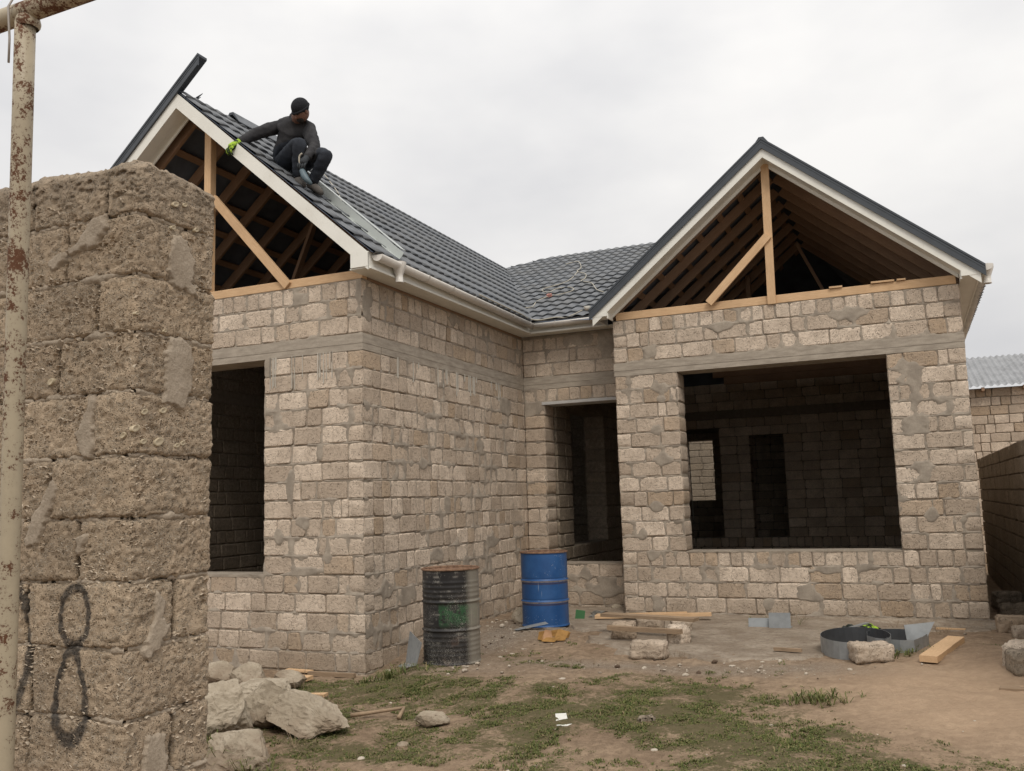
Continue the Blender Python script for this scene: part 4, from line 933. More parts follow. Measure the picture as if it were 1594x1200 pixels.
m = NT('rust_rim'); n1 = m.noise(25, 5, .7); MRU = m.fin(m.mix(m.ramp(n1, .3, .7), (.10, .055, .035), (.25, .155, .10)), .9, m.bump(n1, .4, .004), spec=.2)
m = NT('black_drum_paint'); sp = m.n('ShaderNodeSeparateXYZ'); m.l(m.pos, sp.inputs[0]); X_, Y_, Z_ = sp.outputs
n1 = m.noise(3, 4, .6); drip = m.noise(26, 3, .6, stretch=(1, 1, .05)); spk = m.vor(55); spk2 = m.vor(120); dens = m.noise(4, 3)
c = m.mix(m.ramp(n1, .4, .7, 0, .5), (.013, .012, .012), (.04, .034, .03))
gx = m.math('MULTIPLY', m.ramp(Z_, .28, .38), m.ramp(Z_, .47, .58, 1, 0)); gx = m.math('MULTIPLY', gx, m.ramp(X_, .93, .95)); gx = m.math('MULTIPLY', gx, m.ramp(m.noise(13, 5, .85), .44, .54, 0, .8))
c = m.mix(gx, c, (.02, .085, .03))
c = m.mix(m.ramp(n1, .62, .75, 0, .6), c, (.10, .045, .025))
c = m.mix(m.math('MULTIPLY', m.ramp(drip, .63, .70), m.ramp(m.noise(2.2, 2), .38, .62, .25, .85)), c, (.30, .275, .225))
s1 = m.math('MAXIMUM', m.math('MULTIPLY', m.ramp(spk, .14, .2, 1, 0), m.ramp(dens, .45, .62)), m.math('MULTIPLY', m.ramp(spk2, .2, .3, 1, 0), m.ramp(m.math('ADD', dens, m.math('MULTIPLY', Z_, -.35)), .25, .5)))
c = m.mix(m.math('MULTIPLY', s1, .85), c, (.42, .40, .35))
rw = m.math('FRACT', m.math('MULTIPLY', Z_, 22.)); c = m.mix(m.math('MULTIPLY', m.ramp(m.math('ABSOLUTE', m.math('SUBTRACT', rw, .5)), .1, .3, 1, 0), m.ramp(m.noise(12, 4), .5, .68, 0, .4)), c, (.32, .3, .26))
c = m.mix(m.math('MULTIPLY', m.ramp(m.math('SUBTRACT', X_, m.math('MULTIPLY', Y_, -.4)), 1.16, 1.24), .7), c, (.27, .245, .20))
MBD = m.fin(c, m.ramp(s1, 0, 1, .5, .9), m.bump(s1, .3, .003), spec=.4)
m = NT('blue_drum_paint'); sp = m.n('ShaderNodeSeparateXYZ'); m.l(m.pos, sp.inputs[0]); Z_ = sp.outputs[2]
n1 = m.noise(4, 5, .65); n2 = m.noise(22, 4, .7); spk = m.vor(45)
c = m.mix(m.ramp(n1, .3, .7), (.012, .062, .19), (.02, .09, .25)); c = m.mix(m.ramp(n2, .62, .75, 0, .35), c, (.012, .05, .15))
c = m.mix(m.ramp(m.noise(9, 4, .7), .66, .74, 0, .8), c, (.10, .055, .035))
for q in (.34, .62):
    k = m.ramp(m.math('ABSOLUTE', m.math('SUBTRACT', Z_, -.02+q*.9)), .006, .013, 1, 0)
    c = m.mix(m.math('MULTIPLY', k, m.ramp(n2, .3, .6, .35, .9)), c, (.42, .36, .33))
    k = m.ramp(m.math('ABSOLUTE', m.math('SUBTRACT', Z_, -.045+q*.9)), .006, .014, 1, 0); c = m.mix(m.math('MULTIPLY', k, .7), c, (.035, .02, .035))
c = m.mix(m.math('MULTIPLY', m.ramp(spk, .1, .16, 1, 0), m.ramp(m.noise(3.3, 2), .52, .62)), c, (.5, .55, .6))
k = m.math('MULTIPLY', m.ramp(m.noise(24, 3, .6, stretch=(1, 1, .06)), .68, .74), m.ramp(Z_, .1, .3)); c = m.mix(m.math('MULTIPLY', k, .5), c, (.4, .45, .5))
MBL = m.fin(c, m.ramp(n1, .3, .7, .35, .55), m.bump(n2, .15, .003), spec=.5)
drum(.93, .16, gz(.93, .05)+.0, .29, .93, (.36, .655), MBD, MRU, 'black oil drum with rusty rim, white splashes, drips and a green patch', fine=(.10, .15, .2, .25, .30, .71, .76, .81, .86))
drum(1.03, 2.50, -.01, .292, .90, (.34, .62), MBL, MRU, 'bright blue oil drum with rusty lid and two hoops in the corner by the recess')

# ------------------------------------------------------------------ boulders and loose stones
def rock(name, c, sz, rot, seed, label=None, cat='rock', mat=MBO, cuts=9, sub=4, amp=.05, group=None):
    bmx = bmesh.new(); bmesh.ops.create_icosphere(bmx, subdivisions=sub, radius=1); rr = random.Random(seed)
    pls = []
    for k in range(cuts):
        d = Vector((rr.gauss(0, 1), rr.gauss(0, 1), rr.gauss(0, 1))).normalized(); pls.append((d, rr.uniform(.50, .80)))
    for v in bmx.verts:
        p = v.co.copy()
        for d, q in pls:
            e = p.dot(d)-q
            if e > 0: p -= d*e
        q = p*1.7+Vector((seed, 0, 0)); p += p.normalized()*(amp*1.6*noise.fractal(q, 1, 2, 5)+.045*noise.fractal(q*5, .8, 2, 4)); v.co = p
    E_ = Matrix.Rotation(rot[2], 3, 'Z')@Matrix.Rotation(rot[1], 3, 'Y')@Matrix.Rotation(rot[0], 3, 'X')@Matrix.Diagonal(sz)
    for v in bmx.verts: v.co = E_@v.co
    me = bpy.data.meshes.new(name); bmx.to_mesh(me); bmx.free(); me.materials.append(mat); me.polygons.foreach_set('use_smooth', [sub < 4]*len(me.polygons))
    me.update(); o = link(name, me); o.location = c
    if label: o['label'] = label; o['category'] = cat
    if group: o['group'] = group
    return o
GB = 'boulders heaped at the foot of the left wall'
rock('boulder', (.42, -2.62, .0), (.32, .28, .33), (.2, .35, .4), 5, 'tall pale boulder leaning against the end of the shell stone wall', 'boulder', group=GB, cuts=22, sub=5)
rock('boulder', (.95, -2.30, -.07), (.52, .28, .19), (.1, .10, -.25), 12, 'long pointed boulder sticking out to the right over the grass', 'boulder', group=GB, cuts=22, sub=5)
rock('boulder', (.98, -3.05, -.16), (.50, .32, .22), (0, .15, -.5), 23, 'lowest broad boulder at the bottom edge among grass blades', 'boulder', group=GB, cuts=22, sub=5)
rock('boulder', (.12, -1.8, -.04), (.46, .28, .20), (.1, -.08, -.3), 31, 'broad flat topped boulder at the back of the heap', 'boulder', group=GB, cuts=22, sub=5)
rock('boulder', (.52, -2.25, .02), (.22, .2, .2), (.4, .3, 1.0), 44, 'small shadowed boulder wedged in the middle of the heap', 'boulder', group=GB, cuts=10)
rock('boulder', (-.78, -.85, -.10), (.22, .14, .13), (0, .1, .4), 52, 'crusty rounded stone behind the boulders near the left wing wall', 'stone', group=GB)
rock('boulder', (-.32, -.82, -.12), (.18, .12, .09), (0, .1, .1), 57, 'small low stone right of the crusty one near the left wing wall', 'stone', group=GB)
rock('boulder', (-1.2, -.75, -.12), (.24, .15, .12), (0, .1, .1), 59, 'brown stone half hidden behind the end of the shell stone wall', 'stone', group=GB)
rock('stone', (1.82, -1.95, -.10), (.16, .08, .085), (0, .2, .3), 61, 'pale angular stone lying alone in the grass beside the sticks', 'stone', cuts=8)
rock('stone', (1.86, -2.42, -.17), (.07, .05, .03), (0, .2, .3), 65, 'small half buried stone below the pale angular one', 'stone', cuts=8)
rock('stone', (.52, 2.9, .0), (.13, .12, .14), (0, .2, .3), 64, 'pitted stone against the side wall left of the blue drum', 'stone', cuts=8)
rock('stone', (1.42, 4.25, .0), (.09, .07, .05), (0, .2, .3), 66, 'grey stone lying before the low recess wall', 'stone', cuts=8)
def lump(c, l, d, h, rz, seed, label, mat=MS, tilt=0., group=None, name='stone_block'):
    me = block_mesh(name, l, d, h, mat, seed, .018, .02, .017); o = link(name, me); o.matrix_basis = Matrix.Translation(c)@Matrix.Rotation(rz, 4, 'Z')@Matrix.Rotation(tilt, 4, 'X')@Matrix.Translation((-l/2, -d/2, 0))
    o['label'] = label; o['category'] = 'block'
    if group: o['group'] = group
    return o
GS = 'stone blocks holding up the planks'
lump((2.28, 1.68, -.03), .25, .2, .19, .1, 3, 'pitted block under the left ends of the two grey planks', group=GS)
lump((2.92, 1.55, -.03), .22, .25, .2, .3, 4, 'pitted block under the right ends of the two grey planks', group=GS)
lump((2.83, .68, -.045), .36, .19, .17, .05, 5, 'reddish rough block standing on the dirt in front of the planks', group=GS)
lump((2.40, 2.35, -.03), .30, .2, .17, .05, 6, 'block behind the upper grey plank, left one', group=GS)
lump((2.75, 2.42, -.03), .24, .2, .15, .15, 8, 'block behind the upper grey plank, right one', group=GS)
lump((4.86, .86, -.02), .36, .22, .17, .35, 9, 'coarse brownish block standing between the two curled metal strips')
GS2 = 'building blocks left beside the boundary wall'
lump((6.23, 2.85, -.02), .4, .2, .19, .1, 13, 'grey block lying behind the front pair at the right edge', group=GS2)
lump((6.34, 2.5, -.02), .39, .2, .13, .05, 14, 'thin grey block in front of the farther one at the right edge', group=GS2)
lump((6.06, .72, .0), .4, .2, .21, 1.2, 15, 'pale block set on end at the right edge above the broken board', group=GS2)
lump((6.12, .42, .0), .38, .24, .2, .3, 16, 'brown rounded block leaning on the pale one at the right edge', group=GS2, mat=MSD)
lump((6.36, 4.5, -.08), .36, .2, .19, .1, 17, 'dark block at the foot of the boundary wall, lower of two', group=GS2, mat=MSD)
lump((6.36, 5.5, -.08), .34, .2, .24, .3, 18, 'dark block at the foot of the boundary wall, farthest of all', group=GS2, mat=MSD)
lump((3.42, -1.62, -.09), .12, .08, .05, .3, 19, 'small reddish brown brick piece half sunk in the grass', mat=MSD, name='brick_piece')

# ------------------------------------------------------------------ planks and timber on the ground
def plank(a, b, w, h, mat, label, name='plank', roll_=(0, 0, 1), group=None):
    a, b = Vector(a), Vector(b); d = b-a; X = d.normalized(); Y = Vector(roll_).cross(X).normalized(); Z = X.cross(Y)
    M = Matrix(((X.x, Y.x, Z.x, a.x), (X.y, Y.y, Z.y, a.y), (X.z, Y.z, Z.z, a.z), (0, 0, 0, 1)))
    nx_ = max(3, int(d.length/.05)); bmx = bmesh.new(); bmesh.ops.create_grid(bmx, x_segments=nx_, y_segments=2, size=1)
    vs = []; fs = []
    for i in range(nx_+1):
        x = d.length*i/nx_
        for y, z in ((-w/2, 0), (w/2, 0), (w/2, h), (-w/2, h)):
            vs.append((x+(.01*noise.noise(Vector((y*30, z*40, 3))) if i in (0, nx_) else 0), y+.003*noise.noise(Vector((x*4, y*9, z*9))), z+.003*noise.noise(Vector((x*4, y*9+7, z*9)))))
    for i in range(nx_):
        for k in range(4): fs.append((i*4+k, i*4+(k+1) % 4, (i+1)*4+(k+1) % 4, (i+1)*4+k))
    fs += [(3, 2, 1, 0), tuple(nx_*4+k for k in range(4))]; bmx.free()
    me = bpy.data.meshes.new(name); me.from_pydata(vs, [], fs); me.materials.append(mat); me.update()
    o = link(name, me); o.matrix_basis = M; o['label'] = label; o['category'] = 'plank'
    if group: o['group'] = group
    return o
plank((1.49, 3.12, .02), (2.62, 3.30, .05), .07, .035, MW, 'fresh pale plank, rear one of the long pair before the right wing', name='plank')
plank((1.50, 3.03, .012), (2.93, 3.28, .045), .08, .04, MW, 'fresh pale plank, front one of the long pair before the right wing')
plank((1.93, 2.05, .175), (3.07, 1.78, .175), .14, .035, MWG, 'upper grey weathered plank laid across two stone blocks')
plank((2.16, 1.50, .10), (3.0, 1.36, .10), .07, .045, MWG, 'lower narrow grey plank leaning in front of the blocks')
plank((5.33, .82, .0), (5.60, 1.86, .03), .15, .055, MW, 'short thick orange beam lying on the sand at the right')
plank((5.80, -.28, .005), (6.35, -.38, .03), .10, .02, MWG, 'broken splintered board at the right edge of the sand')
plank((-.60, -.02-.12, -.215), (-.05, -.12, -.215), .05, .04, MWG, 'pale straight batten lying along the foot of the left wing wall')
plank((-.95, -.05, -.20), (-.62, -.06, -.2), .06, .02, MW, 'rusty orange splinter of board by the left wing wall')
plank((-.62, -.42, -.20), (-.38, -.42, -.2), .11, .035, MW, 'small bright orange offcut near the foot of the left wing wall', 'wood_offcut')
plank((.18, -1.22, -.17), (.36, -1.2, -.16), .08, .025, MW, 'tiny orange wood chip in the grass right of the boulders', 'wood_offcut')
plank((3.96, 1.15, .0), (4.22, 1.12, .0), .04, .03, MWG, 'short brown stick lying among rubble left of the curled metal', 'wood_offcut')
plank((5.45, 3.42, -.07), (5.75, 3.38, -.07), .07, .02, MW, 'small reddish board scrap below the right corner of the house', 'wood_offcut')
solo('stick', MB().tube([(.98, -1.72, -.12), (1.18, -1.82, -.12)], [.012, .008], 7), MDRY, 'dark thin stick left of the pale one in the grass', 'stick', True)
solo('stick', MB().tube([(1.10, -1.92, -.12), (1.2, -1.88, -.11), (1.38, -1.78, -.09), (1.48, -1.72, -.08)], [.018, .015, .014, .012], 8), MWG, 'pale crooked stick lying in the grass beside the angular stone', 'stick', True)
solo('stick', MB().tube([(1.48, -1.74, -.08), (1.50, -1.86, -.13)], [.012, .018], 7), MWG, 'short forked stub at the right end of the pale stick', 'stick', True)
# dry weed stems before the left wing
for (x, y, h, lean, lab) in ((-.15, -.85, .42, .06, 'tall thin dry stem standing before the left wing wall'), (.12, -1.3, .2, -.05, 'pale short straw stem just right of the boulders')):
    solo('weed_stem', MB().tube([(x, y, gz(x, y)-.02), (x+lean*.4, y, gz(x, y)+h*.5), (x+lean, y, gz(x, y)+h)], [.003, .0025, .0012], 5), MDRY, lab, 'weed')

# ------------------------------------------------------------------ sheet metal offcuts
def strip(pts, h, name, label, th=.003, tops=None, z0=-.03):
    mb = MB(); n = len(pts); P = [Vector((x, y, 0)) for x, y in pts]; vs = []
    for i, p in enumerate(P):
        t = (P[min(i+1, n-1)]-P[max(i-1, 0)]).normalized(); q = Vector((-t.y, t.x, 0))*th; hh = h if tops is None else tops[i]
        for a in (p, p+q): vs += [(a.x, a.y, z0), (a.x, a.y, z0+hh)]
    fo = [(i*4, (i+1)*4, (i+1)*4+1, i*4+1) for i in range(n-1)]; fi = [(i*4+2, i*4+3, (i+1)*4+3, (i+1)*4+2) for i in range(n-1)]
    mb.add(vs, fo, 1); b = len(mb.v)
    mb.f += fi+[(i*4+1, (i+1)*4+1, (i+1)*4+3, i*4+3) for i in range(n-1)]+[(0, 1, 3, 2), (n*4-4, n*4-2, n*4-1, n*4-3)]; mb.mi += [0]*(n-1)+[0]*(n-1)+[0, 0]
    return solo(name, mb, [MGS, MGD], label, 'metal offcut', group='curled sheet metal offcuts on the slab')
def arc(cx, cy, rx, ry, a0, a1, n=20): return [(cx+rx*math.cos(math.radians(a0+(a1-a0)*i/n)), cy+ry*math.sin(math.radians(a0+(a1-a0)*i/n))) for i in range(n+1)]
strip([(4.83, .90)]+arc(4.70, 1.40, .32, .52, -100, -395, 26)+[(5.0, 1.28)], .16, 'curled_metal_strip', 'grey sheet metal strip curled into an open loop left of the coarse block', z0=-.02)
strip(arc(5.07, 1.72, .30, .36, 160, 20, 12)+[(5.30, 1.60)]+[(5.22, 1.35), (5.10, 1.32), (4.98, 1.36), (4.88, 1.42), (4.80, 1.55)], .13, 'curled_metal_strip', 'grey sheet metal strip curled behind the coarse block, right of it', z0=-.02)
mb = MB(); mb.prism([(5.16, 1.74, .0), (5.30, 1.76, .0), (5.42, 1.84, .22), (5.14, 1.78, .19)], (-.002, .004, 0)); solo('metal_plate', mb, MGS, 'bent grey metal plate sticking up at the right end of the curled strip', 'metal offcut')
mb = MB(); mb.prism([(4.55, 2.1, .0), (4.78, 2.05, .0), (4.84, 2.3, .08), (4.6, 2.38, .06)], (0, .003, .003)); mb.prism([(4.50, 2.3, .05), (4.74, 2.62, .09), (4.78, 2.58, .09), (4.56, 2.28, .05)], (0, .0, .01)); solo('metal_scrap', mb, MGS, 'light metal scrap propped behind the left curled strip', 'metal offcut')
mb = MB(); mb.prism([(3.45, 2.80, -.01), (3.69, 2.83, -.01), (3.69, 2.85, .09), (3.45, 2.82, .09)], (0, .003, 0)); mb.prism([(3.69, 2.76, -.01), (3.93, 2.78, -.01), (3.93, 2.80, .16), (3.69, 2.78, .16)], (0, .003, 0)); mb.box(3.45, 3.93, 2.83, 2.95, -.012, -.006); solo('metal_plate', mb, MGS, 'folded grey metal plate standing on the slab before the right wing wall', 'metal offcut')
mb = MB(); mb.prism([(.44, .07, -.08), (.70, -.16, -.05), (.76, -.16, .16), (.50, .06, .24), (.46, .10, .14)], (.002, .003, 0)); mb.prism([(.44, .07, -.085), (.70, -.16, -.055), (.58, -.26, -.08), (.42, -.08, -.09)], (0, 0, .003)); solo('metal_plate', mb, MGS, 'folded grey metal plate leaning on the left side of the black drum', 'metal offcut')
mb = MB(); mb.prism([(.80, 2.02, -.01), (.86, 1.98, -.01), (1.22, 2.10, .06), (1.16, 2.15, .075), (.95, 2.12, .03)], (0, 0, .004)); solo('metal_plate', mb, MGS, 'narrow grey metal blade lying against the base of the blue drum', 'metal offcut')
mb = MB(); mb.prism([(2.72, -1.62, -.075), (2.80, -1.60, -.07), (2.90, -1.82, -.095), (2.82, -1.86, -.1)], (0, 0, .004)); mb.prism([(2.82, -1.86, -.098), (2.90, -1.82, -.094), (2.93, -1.83, -.085), (2.91, -1.88, -.09)], (0, 0, .003)); solo('trim_offcut', mb, MWH, 'small white curved trim offcut lying in the grass in the middle', 'offcut')
# torn cardboard box
def shr(p): return (1.48+(p[0]-1.48)*.68, 1.52+(p[1]-1.52)*.68, -.035+(p[2]+.035)*.8)
cbx = thing('cardboard_box', 'torn orange cardboard box crumpled on the dirt before the blue drum', 'box', (1.45, 1.55, -.04))
MCB = flat('cardboard', (.36, .20, .065), .8, 0, .2, .3, 12); MCB2 = flat('cardboard_inside', (.46, .27, .15), .85, 0, .2, .2, 10)
mb = MB(); mb.prism([shr(p) for p in ((1.34, 1.42, -.03), (1.56, 1.38, -.03), (1.50, 1.46, .10), (1.38, 1.5, .11))], (0, .004, 0)); part('flap', mb, MCB2, cbx)
for P in ([(1.24, 1.5, -.03), (1.36, 1.4, -.03), (1.38, 1.5, .09), (1.22, 1.62, .06)], [(1.36, 1.36, -.035), (1.60, 1.33, -.035), (1.66, 1.4, .02), (1.42, 1.42, .01)], [(1.56, 1.4, -.03), (1.72, 1.5, -.03), (1.76, 1.6, .08), (1.60, 1.52, .11)], [(1.30, 1.72, -.03), (1.7, 1.72, -.03), (1.74, 1.72, .05), (1.55, 1.74, .09), (1.34, 1.72, .06)]):
    mb = MB(); mb.prism([shr(p) for p in P], (.003, .004, .002)); part('flap', mb, MCB, cbx)
solo('green_carton', MB().box(-.06, .06, -.03, .03, 0, .12, Matrix.Translation((1.26, 3.1, -.02))@Matrix.Rotation(.3, 4, 'Z')@Matrix.Rotation(.15, 4, 'Y')), flat('green_card', (.05, .16, .06), .6), 'small green carton standing right of the blue drum', 'carton')
def crumple(c, s, mat, label, name, cat, seed):
    o = rock(name, c, s, (0, 0, .3), seed, label, cat, mat, cuts=16, sub=3, amp=.35); 
    for p in o.data.polygons: p.use_smooth = False
    return o
crumple((1.42, 3.35, .03), (.13, .1, .07), flat('dirty_plastic', (.16, .15, .13), .6), 'crumpled grey plastic sack beside the green carton', 'plastic_sack', 'sack', 71)
# green and black work gloves left on the slab
def glove(c, rz, sc, name, label, hi=(.34, .52, .05), lo=(.02, .025, .02), top=True, par=None, tilt=(0, 0), curl=.5):
    Rm = Matrix.Translation(c)@Matrix.Rotation(rz, 4, 'Z')@Matrix.Rotation(tilt[0], 4, 'X')@Matrix.Rotation(tilt[1], 4, 'Y')@Matrix.Diagonal((sc, sc, sc, 1))
    mb = MB(); mb.tube([Rm@Vector(p) for p in ((0, 0, .02), (.03, 0, .022), (.06, 0, .022), (.09, 0, .02), (.105, 0, .018))], [x*sc for x in (.030, .034, .042, .040, .02)], 12)
    for k, (y, l_) in enumerate(((-.032, .065), (-.011, .078), (.011, .072), (.032, .055))):
        mb.tube([Rm@Vector(p) for p in ((.085, y, .02), (.10+l_*.35, y*1.15, .022+.004*k), (.10+l_*.75, y*1.2, .018-curl*.025), (.10+l_, y*1.2, .014-curl*.06))], [.0115*sc, .0115*sc, .0105*sc, .007*sc], 8)
    mb.tube([Rm@Vector(p) for p in ((.035, -.03, .02), (.055, -.055, .02), (.085, -.068, .016), (.10, -.07, .012))], [.014*sc, .013*sc, .012*sc, .007*sc], 8)
    m = NT('work_glove'); k = m.ramp(m.noise(16, 3), .45, .55); mat = m.fin(m.mix(k, hi, lo), .8, m.bump(m.noise(90, 3), .3, .003), spec=.2)
    if par: return part(name, mb, mat, par, True)
    return solo(name, mb, mat, label, 'glove', True)
glove((4.70, 2.66, -.01), .8, 1.35, 'work_glove', 'green and black work glove dropped on the slab behind the metal strips', curl=.2)
glove((4.62, 2.70, -.02), 2.2, 1.2, 'work_glove', 'dark work glove lying left of the bright green one', hi=(.05, .055, .05), curl=.2)

# ------------------------------------------------------------------ grass, rubble
rg = random.Random(11); vs = []; fs = []
def blades(x, y, n, h, spread, fat=1.):
    z = gz(x, y)
    for k in range(n):
        a = rg.random()*6.283; rr = spread*rg.random(); bx, by = x+rr*math.cos(a), y+rr*math.sin(a); hh = h*rg.uniform(.25, 1.); ln = h*rg.uniform(.6, 1.6); t = rg.random()*6.283
        w = rg.uniform(.002, .0045)*fat; dx, dy = math.cos(t), math.sin(t); b = len(vs)
        vs.extend([(bx-dy*w, by+dx*w, z-.005), (bx+dy*w, by-dx*w, z-.005), (bx+dx*ln*.45-dy*w*.8, by+dy*ln*.45+dx*w*.8, z+hh*.8), (bx+dx*ln*.45+dy*w*.8, by+dy*ln*.45-dx*w*.8, z+hh*.8), (bx+dx*ln, by+dy*ln, z+hh*.7)])
        fs.extend([(b, b+1, b+3, b+2), (b+2, b+3, b+4)])
cnt = 0
for k in range(120000):
    x, y = rg.uniform(-1.6, 6.6), rg.uniform(-4.0, 3.6)
    u, v, zc = proj((x, y, gz(x, y)))
    if not (280 < u < 1640 and v < 1260): continue
    g, s, d = cover(x, y)
    if y > -.15 and x < .1: continue
    if g > .2 and noise.noise(Vector((x*9, y*9, 4))) > -.4+.4*(1-g) and rg.random() < (g-.1)*1.1: blades(x, y, 7, .012+.024*g*rg.random(), .03, 1.15)
for (x, y, n, h) in ((.42, -.35, 90, .14), (.62, -.42, 90, .15), (.85, -.35, 50, .1), (.25, -.3, 60, .1), (5.12, 1.15, 120, .09), (5.2, 1.35, 60, .09), (4.45, -.75, 140, .10), (4.6, -.85, 80, .09), (.75, -3.0, 120, .16), (.55, -2.95, 80, .18), (1.2, -3.25, 80, .14), (1.9, -3.2, 80, .08), (3.55, 3.2, 40, .12)):
    for q in range(n//8): blades(x+rg.gauss(0, .11), y+rg.gauss(0, .07), 8, h, .03, 1.2)
me = bpy.data.meshes.new('grass'); me.from_pydata(vs, [], fs); me.materials.append(MGR); me.update(); o = link('grass', me); o['kind'] = 'stuff'; o['label'] = 'short patchy green grass growing on the bare yard'; o['category'] = 'grass'
# dry brown weeds
vs = []; fs = []
for (x, y, n, h) in ((3.75, 3.45, 30, .16), (3.85, 3.5, 30, .18), (5.15, 3.2, 40, .14), (5.5, 2.8, 30, .1), (.9, -1.9, 25, .1), (1.15, -2.6, 40, .14), (.35, -1.5, 40, .12), (2.2, .3, 40, .05), (1.2, -1.2, 20, .08), (5.0, 1.7, 30, .08), (3.05, .75, 20, .09)):
    for q in range(n//5): blades(x+rg.gauss(0, .12), y+rg.gauss(0, .08), 5, h, .04, .6)
me = bpy.data.meshes.new('dry_weeds'); me.from_pydata(vs, [], fs); me.materials.append(MDRY); me.update(); o = link('dry_weeds', me); o['kind'] = 'stuff'; o['label'] = 'dry brown weeds and stalks along the walls and stones'; o['category'] = 'weeds'
mb = MB(); ico = bmesh.new(); bmesh.ops.create_icosphere(ico, subdivisions=1, radius=1); iv = [v.co.copy() for v in ico.verts]; ifc = [tuple(v.index for v in f.verts) for f in ico.faces]; ico.free()
for k in range(11000):
    x, y = rg.uniform(-1, 6.4), rg.uniform(-3.8, 4.2)
    if proj((x, y, 0))[0] < 290 or (x < .05 and y > -.1) or (y > 3.8 and x > 1.6): continue
    g, s, d = cover(x, y)
    if rg.random() > (.05+.8*d-.05*s): continue
    r_ = min(.035, .004+rg.expovariate(1/.0065)); c = Vector((x, y, gz(x, y)+r_*.2)); sc_ = (r_*rg.uniform(.7, 1.5), r_*rg.uniform(.6, 1.2), r_*rg.uniform(.3, .8)); a = rg.random()*6; ca_, sa_ = math.cos(a), math.sin(a)
    vs = []
    for v in iv:
        q = Vector((v.x*sc_[0], v.y*sc_[1], v.z*sc_[2]))*rg.uniform(.75, 1.2); vs.append(c+Vector((q.x*ca_-q.y*sa_, q.x*sa_+q.y*ca_, q.z)))
    mb.add(vs, ifc)
o = part('rubble', mb, MRB, None); o['kind'] = 'stuff'; o['label'] = 'small stones and mortar crumbs scattered over the yard'; o['category'] = 'rubble'

# ------------------------------------------------------------------ things on the roof
CW = flat('cream_cord', (.42, .39, .32), .7)
def smooth_path(pts, n=5):
    P = [Vector(p) for p in pts]; r = []
    for i in range(len(P)-1):
        p0, p1, p2, p3 = P[max(i-1, 0)], P[i], P[i+1], P[min(i+2, len(P)-1)]
        for k in range(n):
            t = k/n; r.append(.5*((2*p1)+(p2-p0)*t+(2*p0-5*p1+4*p2-p3)*t*t+(3*p1-p0-3*p2+p3)*t**3))
    return r+[P[-1]]
cable = thing('extension_cord', 'cream extension cord trailing in loops over the middle roof slope', 'cord', (0, 6.5, 5.3))
P1 = [(-0.788, 8.816, 6.3), (-0.693, 8.908, 6.342), (-0.541, 8.914, 6.344), (-0.244, 8.183, 6.015), (-0.199, 7.812, 5.849), (0.096, 7.421, 5.673), (0.228, 6.98, 5.474), (0.219, 6.781, 5.385), (0.509, 6.479, 5.249), (0.793, 5.866, 4.973), (1.001, 5.586, 4.847)]
P2 = [(-0.183, 7.803, 5.844), (-0.085, 7.099, 5.528), (-0.138, 6.821, 5.402), (-0.272, 6.642, 5.322), (-0.396, 6.51, 5.263), (-0.35, 6.325, 5.179), (-0.158, 6.137, 5.095), (-0.095, 6.359, 5.194), (0.115, 6.376, 5.202), (0.287, 6.166, 5.108), (0.301, 5.976, 5.022), (0.144, 5.827, 4.955), (-0.014, 5.814, 4.949), (-0.136, 5.522, 4.818), (-0.069, 5.117, 4.635), (-0.277, 5.125, 4.639)]
P3 = [(1.007, 4.46, 4.34), (0.941, 4.231, 4.237), (0.81, 4.2, 4.20), (0.70, 4.15, 4.21), (0.45, 4.12, 4.19), (.33, 4.0, 4.2), (.36, 3.6, 4.2), (.37, 3.0, 4.195), (.372, 2.2, 4.2)]
for P in (P1, P2, P3): part('cable', MB().tube(smooth_path(P), .009, 6), CW, cable, True)
part('plug', MB().box(-.04, .04, -.03, .03, 0, .05, Matrix.Translation((-.02, 5.80, 4.93))@Matrix.Rotation(.42, 4, 'X')), flat('pink_plug', (.55, .25, .2), .5), cable)
P4 = [(-2.2, 2.0, 6.41), (-2.027, 2.155, 6.265), (-1.675, 1.851, 5.95), (-1.346, 1.526, 5.665), (-0.996, 1.085, 5.36), (-0.697, 0.73, 5.10)]
solo('power_cord', MB().tube(smooth_path([(x, y, zl(x)+.055) for x, y, z in P4]), .008, 6), CW, 'cream power cord lying on the tiles right of the crouching worker', 'cord', True)
solo('flashing_strip', MB().beam((-1.22, .50, zl(-1.22)+.115), (.28, .38, zl(.28)+.095), .006, .10, (TL, 0, 1)).beam((-1.22, .545, zl(-1.22)+.185), (.28, .425, zl(.28)+.185), .09, .006, (TL, 0, 1)).beam((-1.22, .46, zl(-1.22)+.047), (.28, .34, zl(.28)+.047), .08, .006, (TL, 0, 1)), MFL, 'pale grey green flashing strip lying down the left roof slope', 'flashing')
solo('snips', MB().tube([(-2.53, .1, 6.575), (-2.45, .1, 6.62), (-2.36, .1, 6.655)], [.008, .014, .004], 6).tube([(-2.52, .12, 6.57), (-2.45, .1, 6.60), (-2.40, .11, 6.62)], [.006, .01, .004], 6), MTR, 'dark metal snips lying at the ridge beside the gable peak', 'tool')

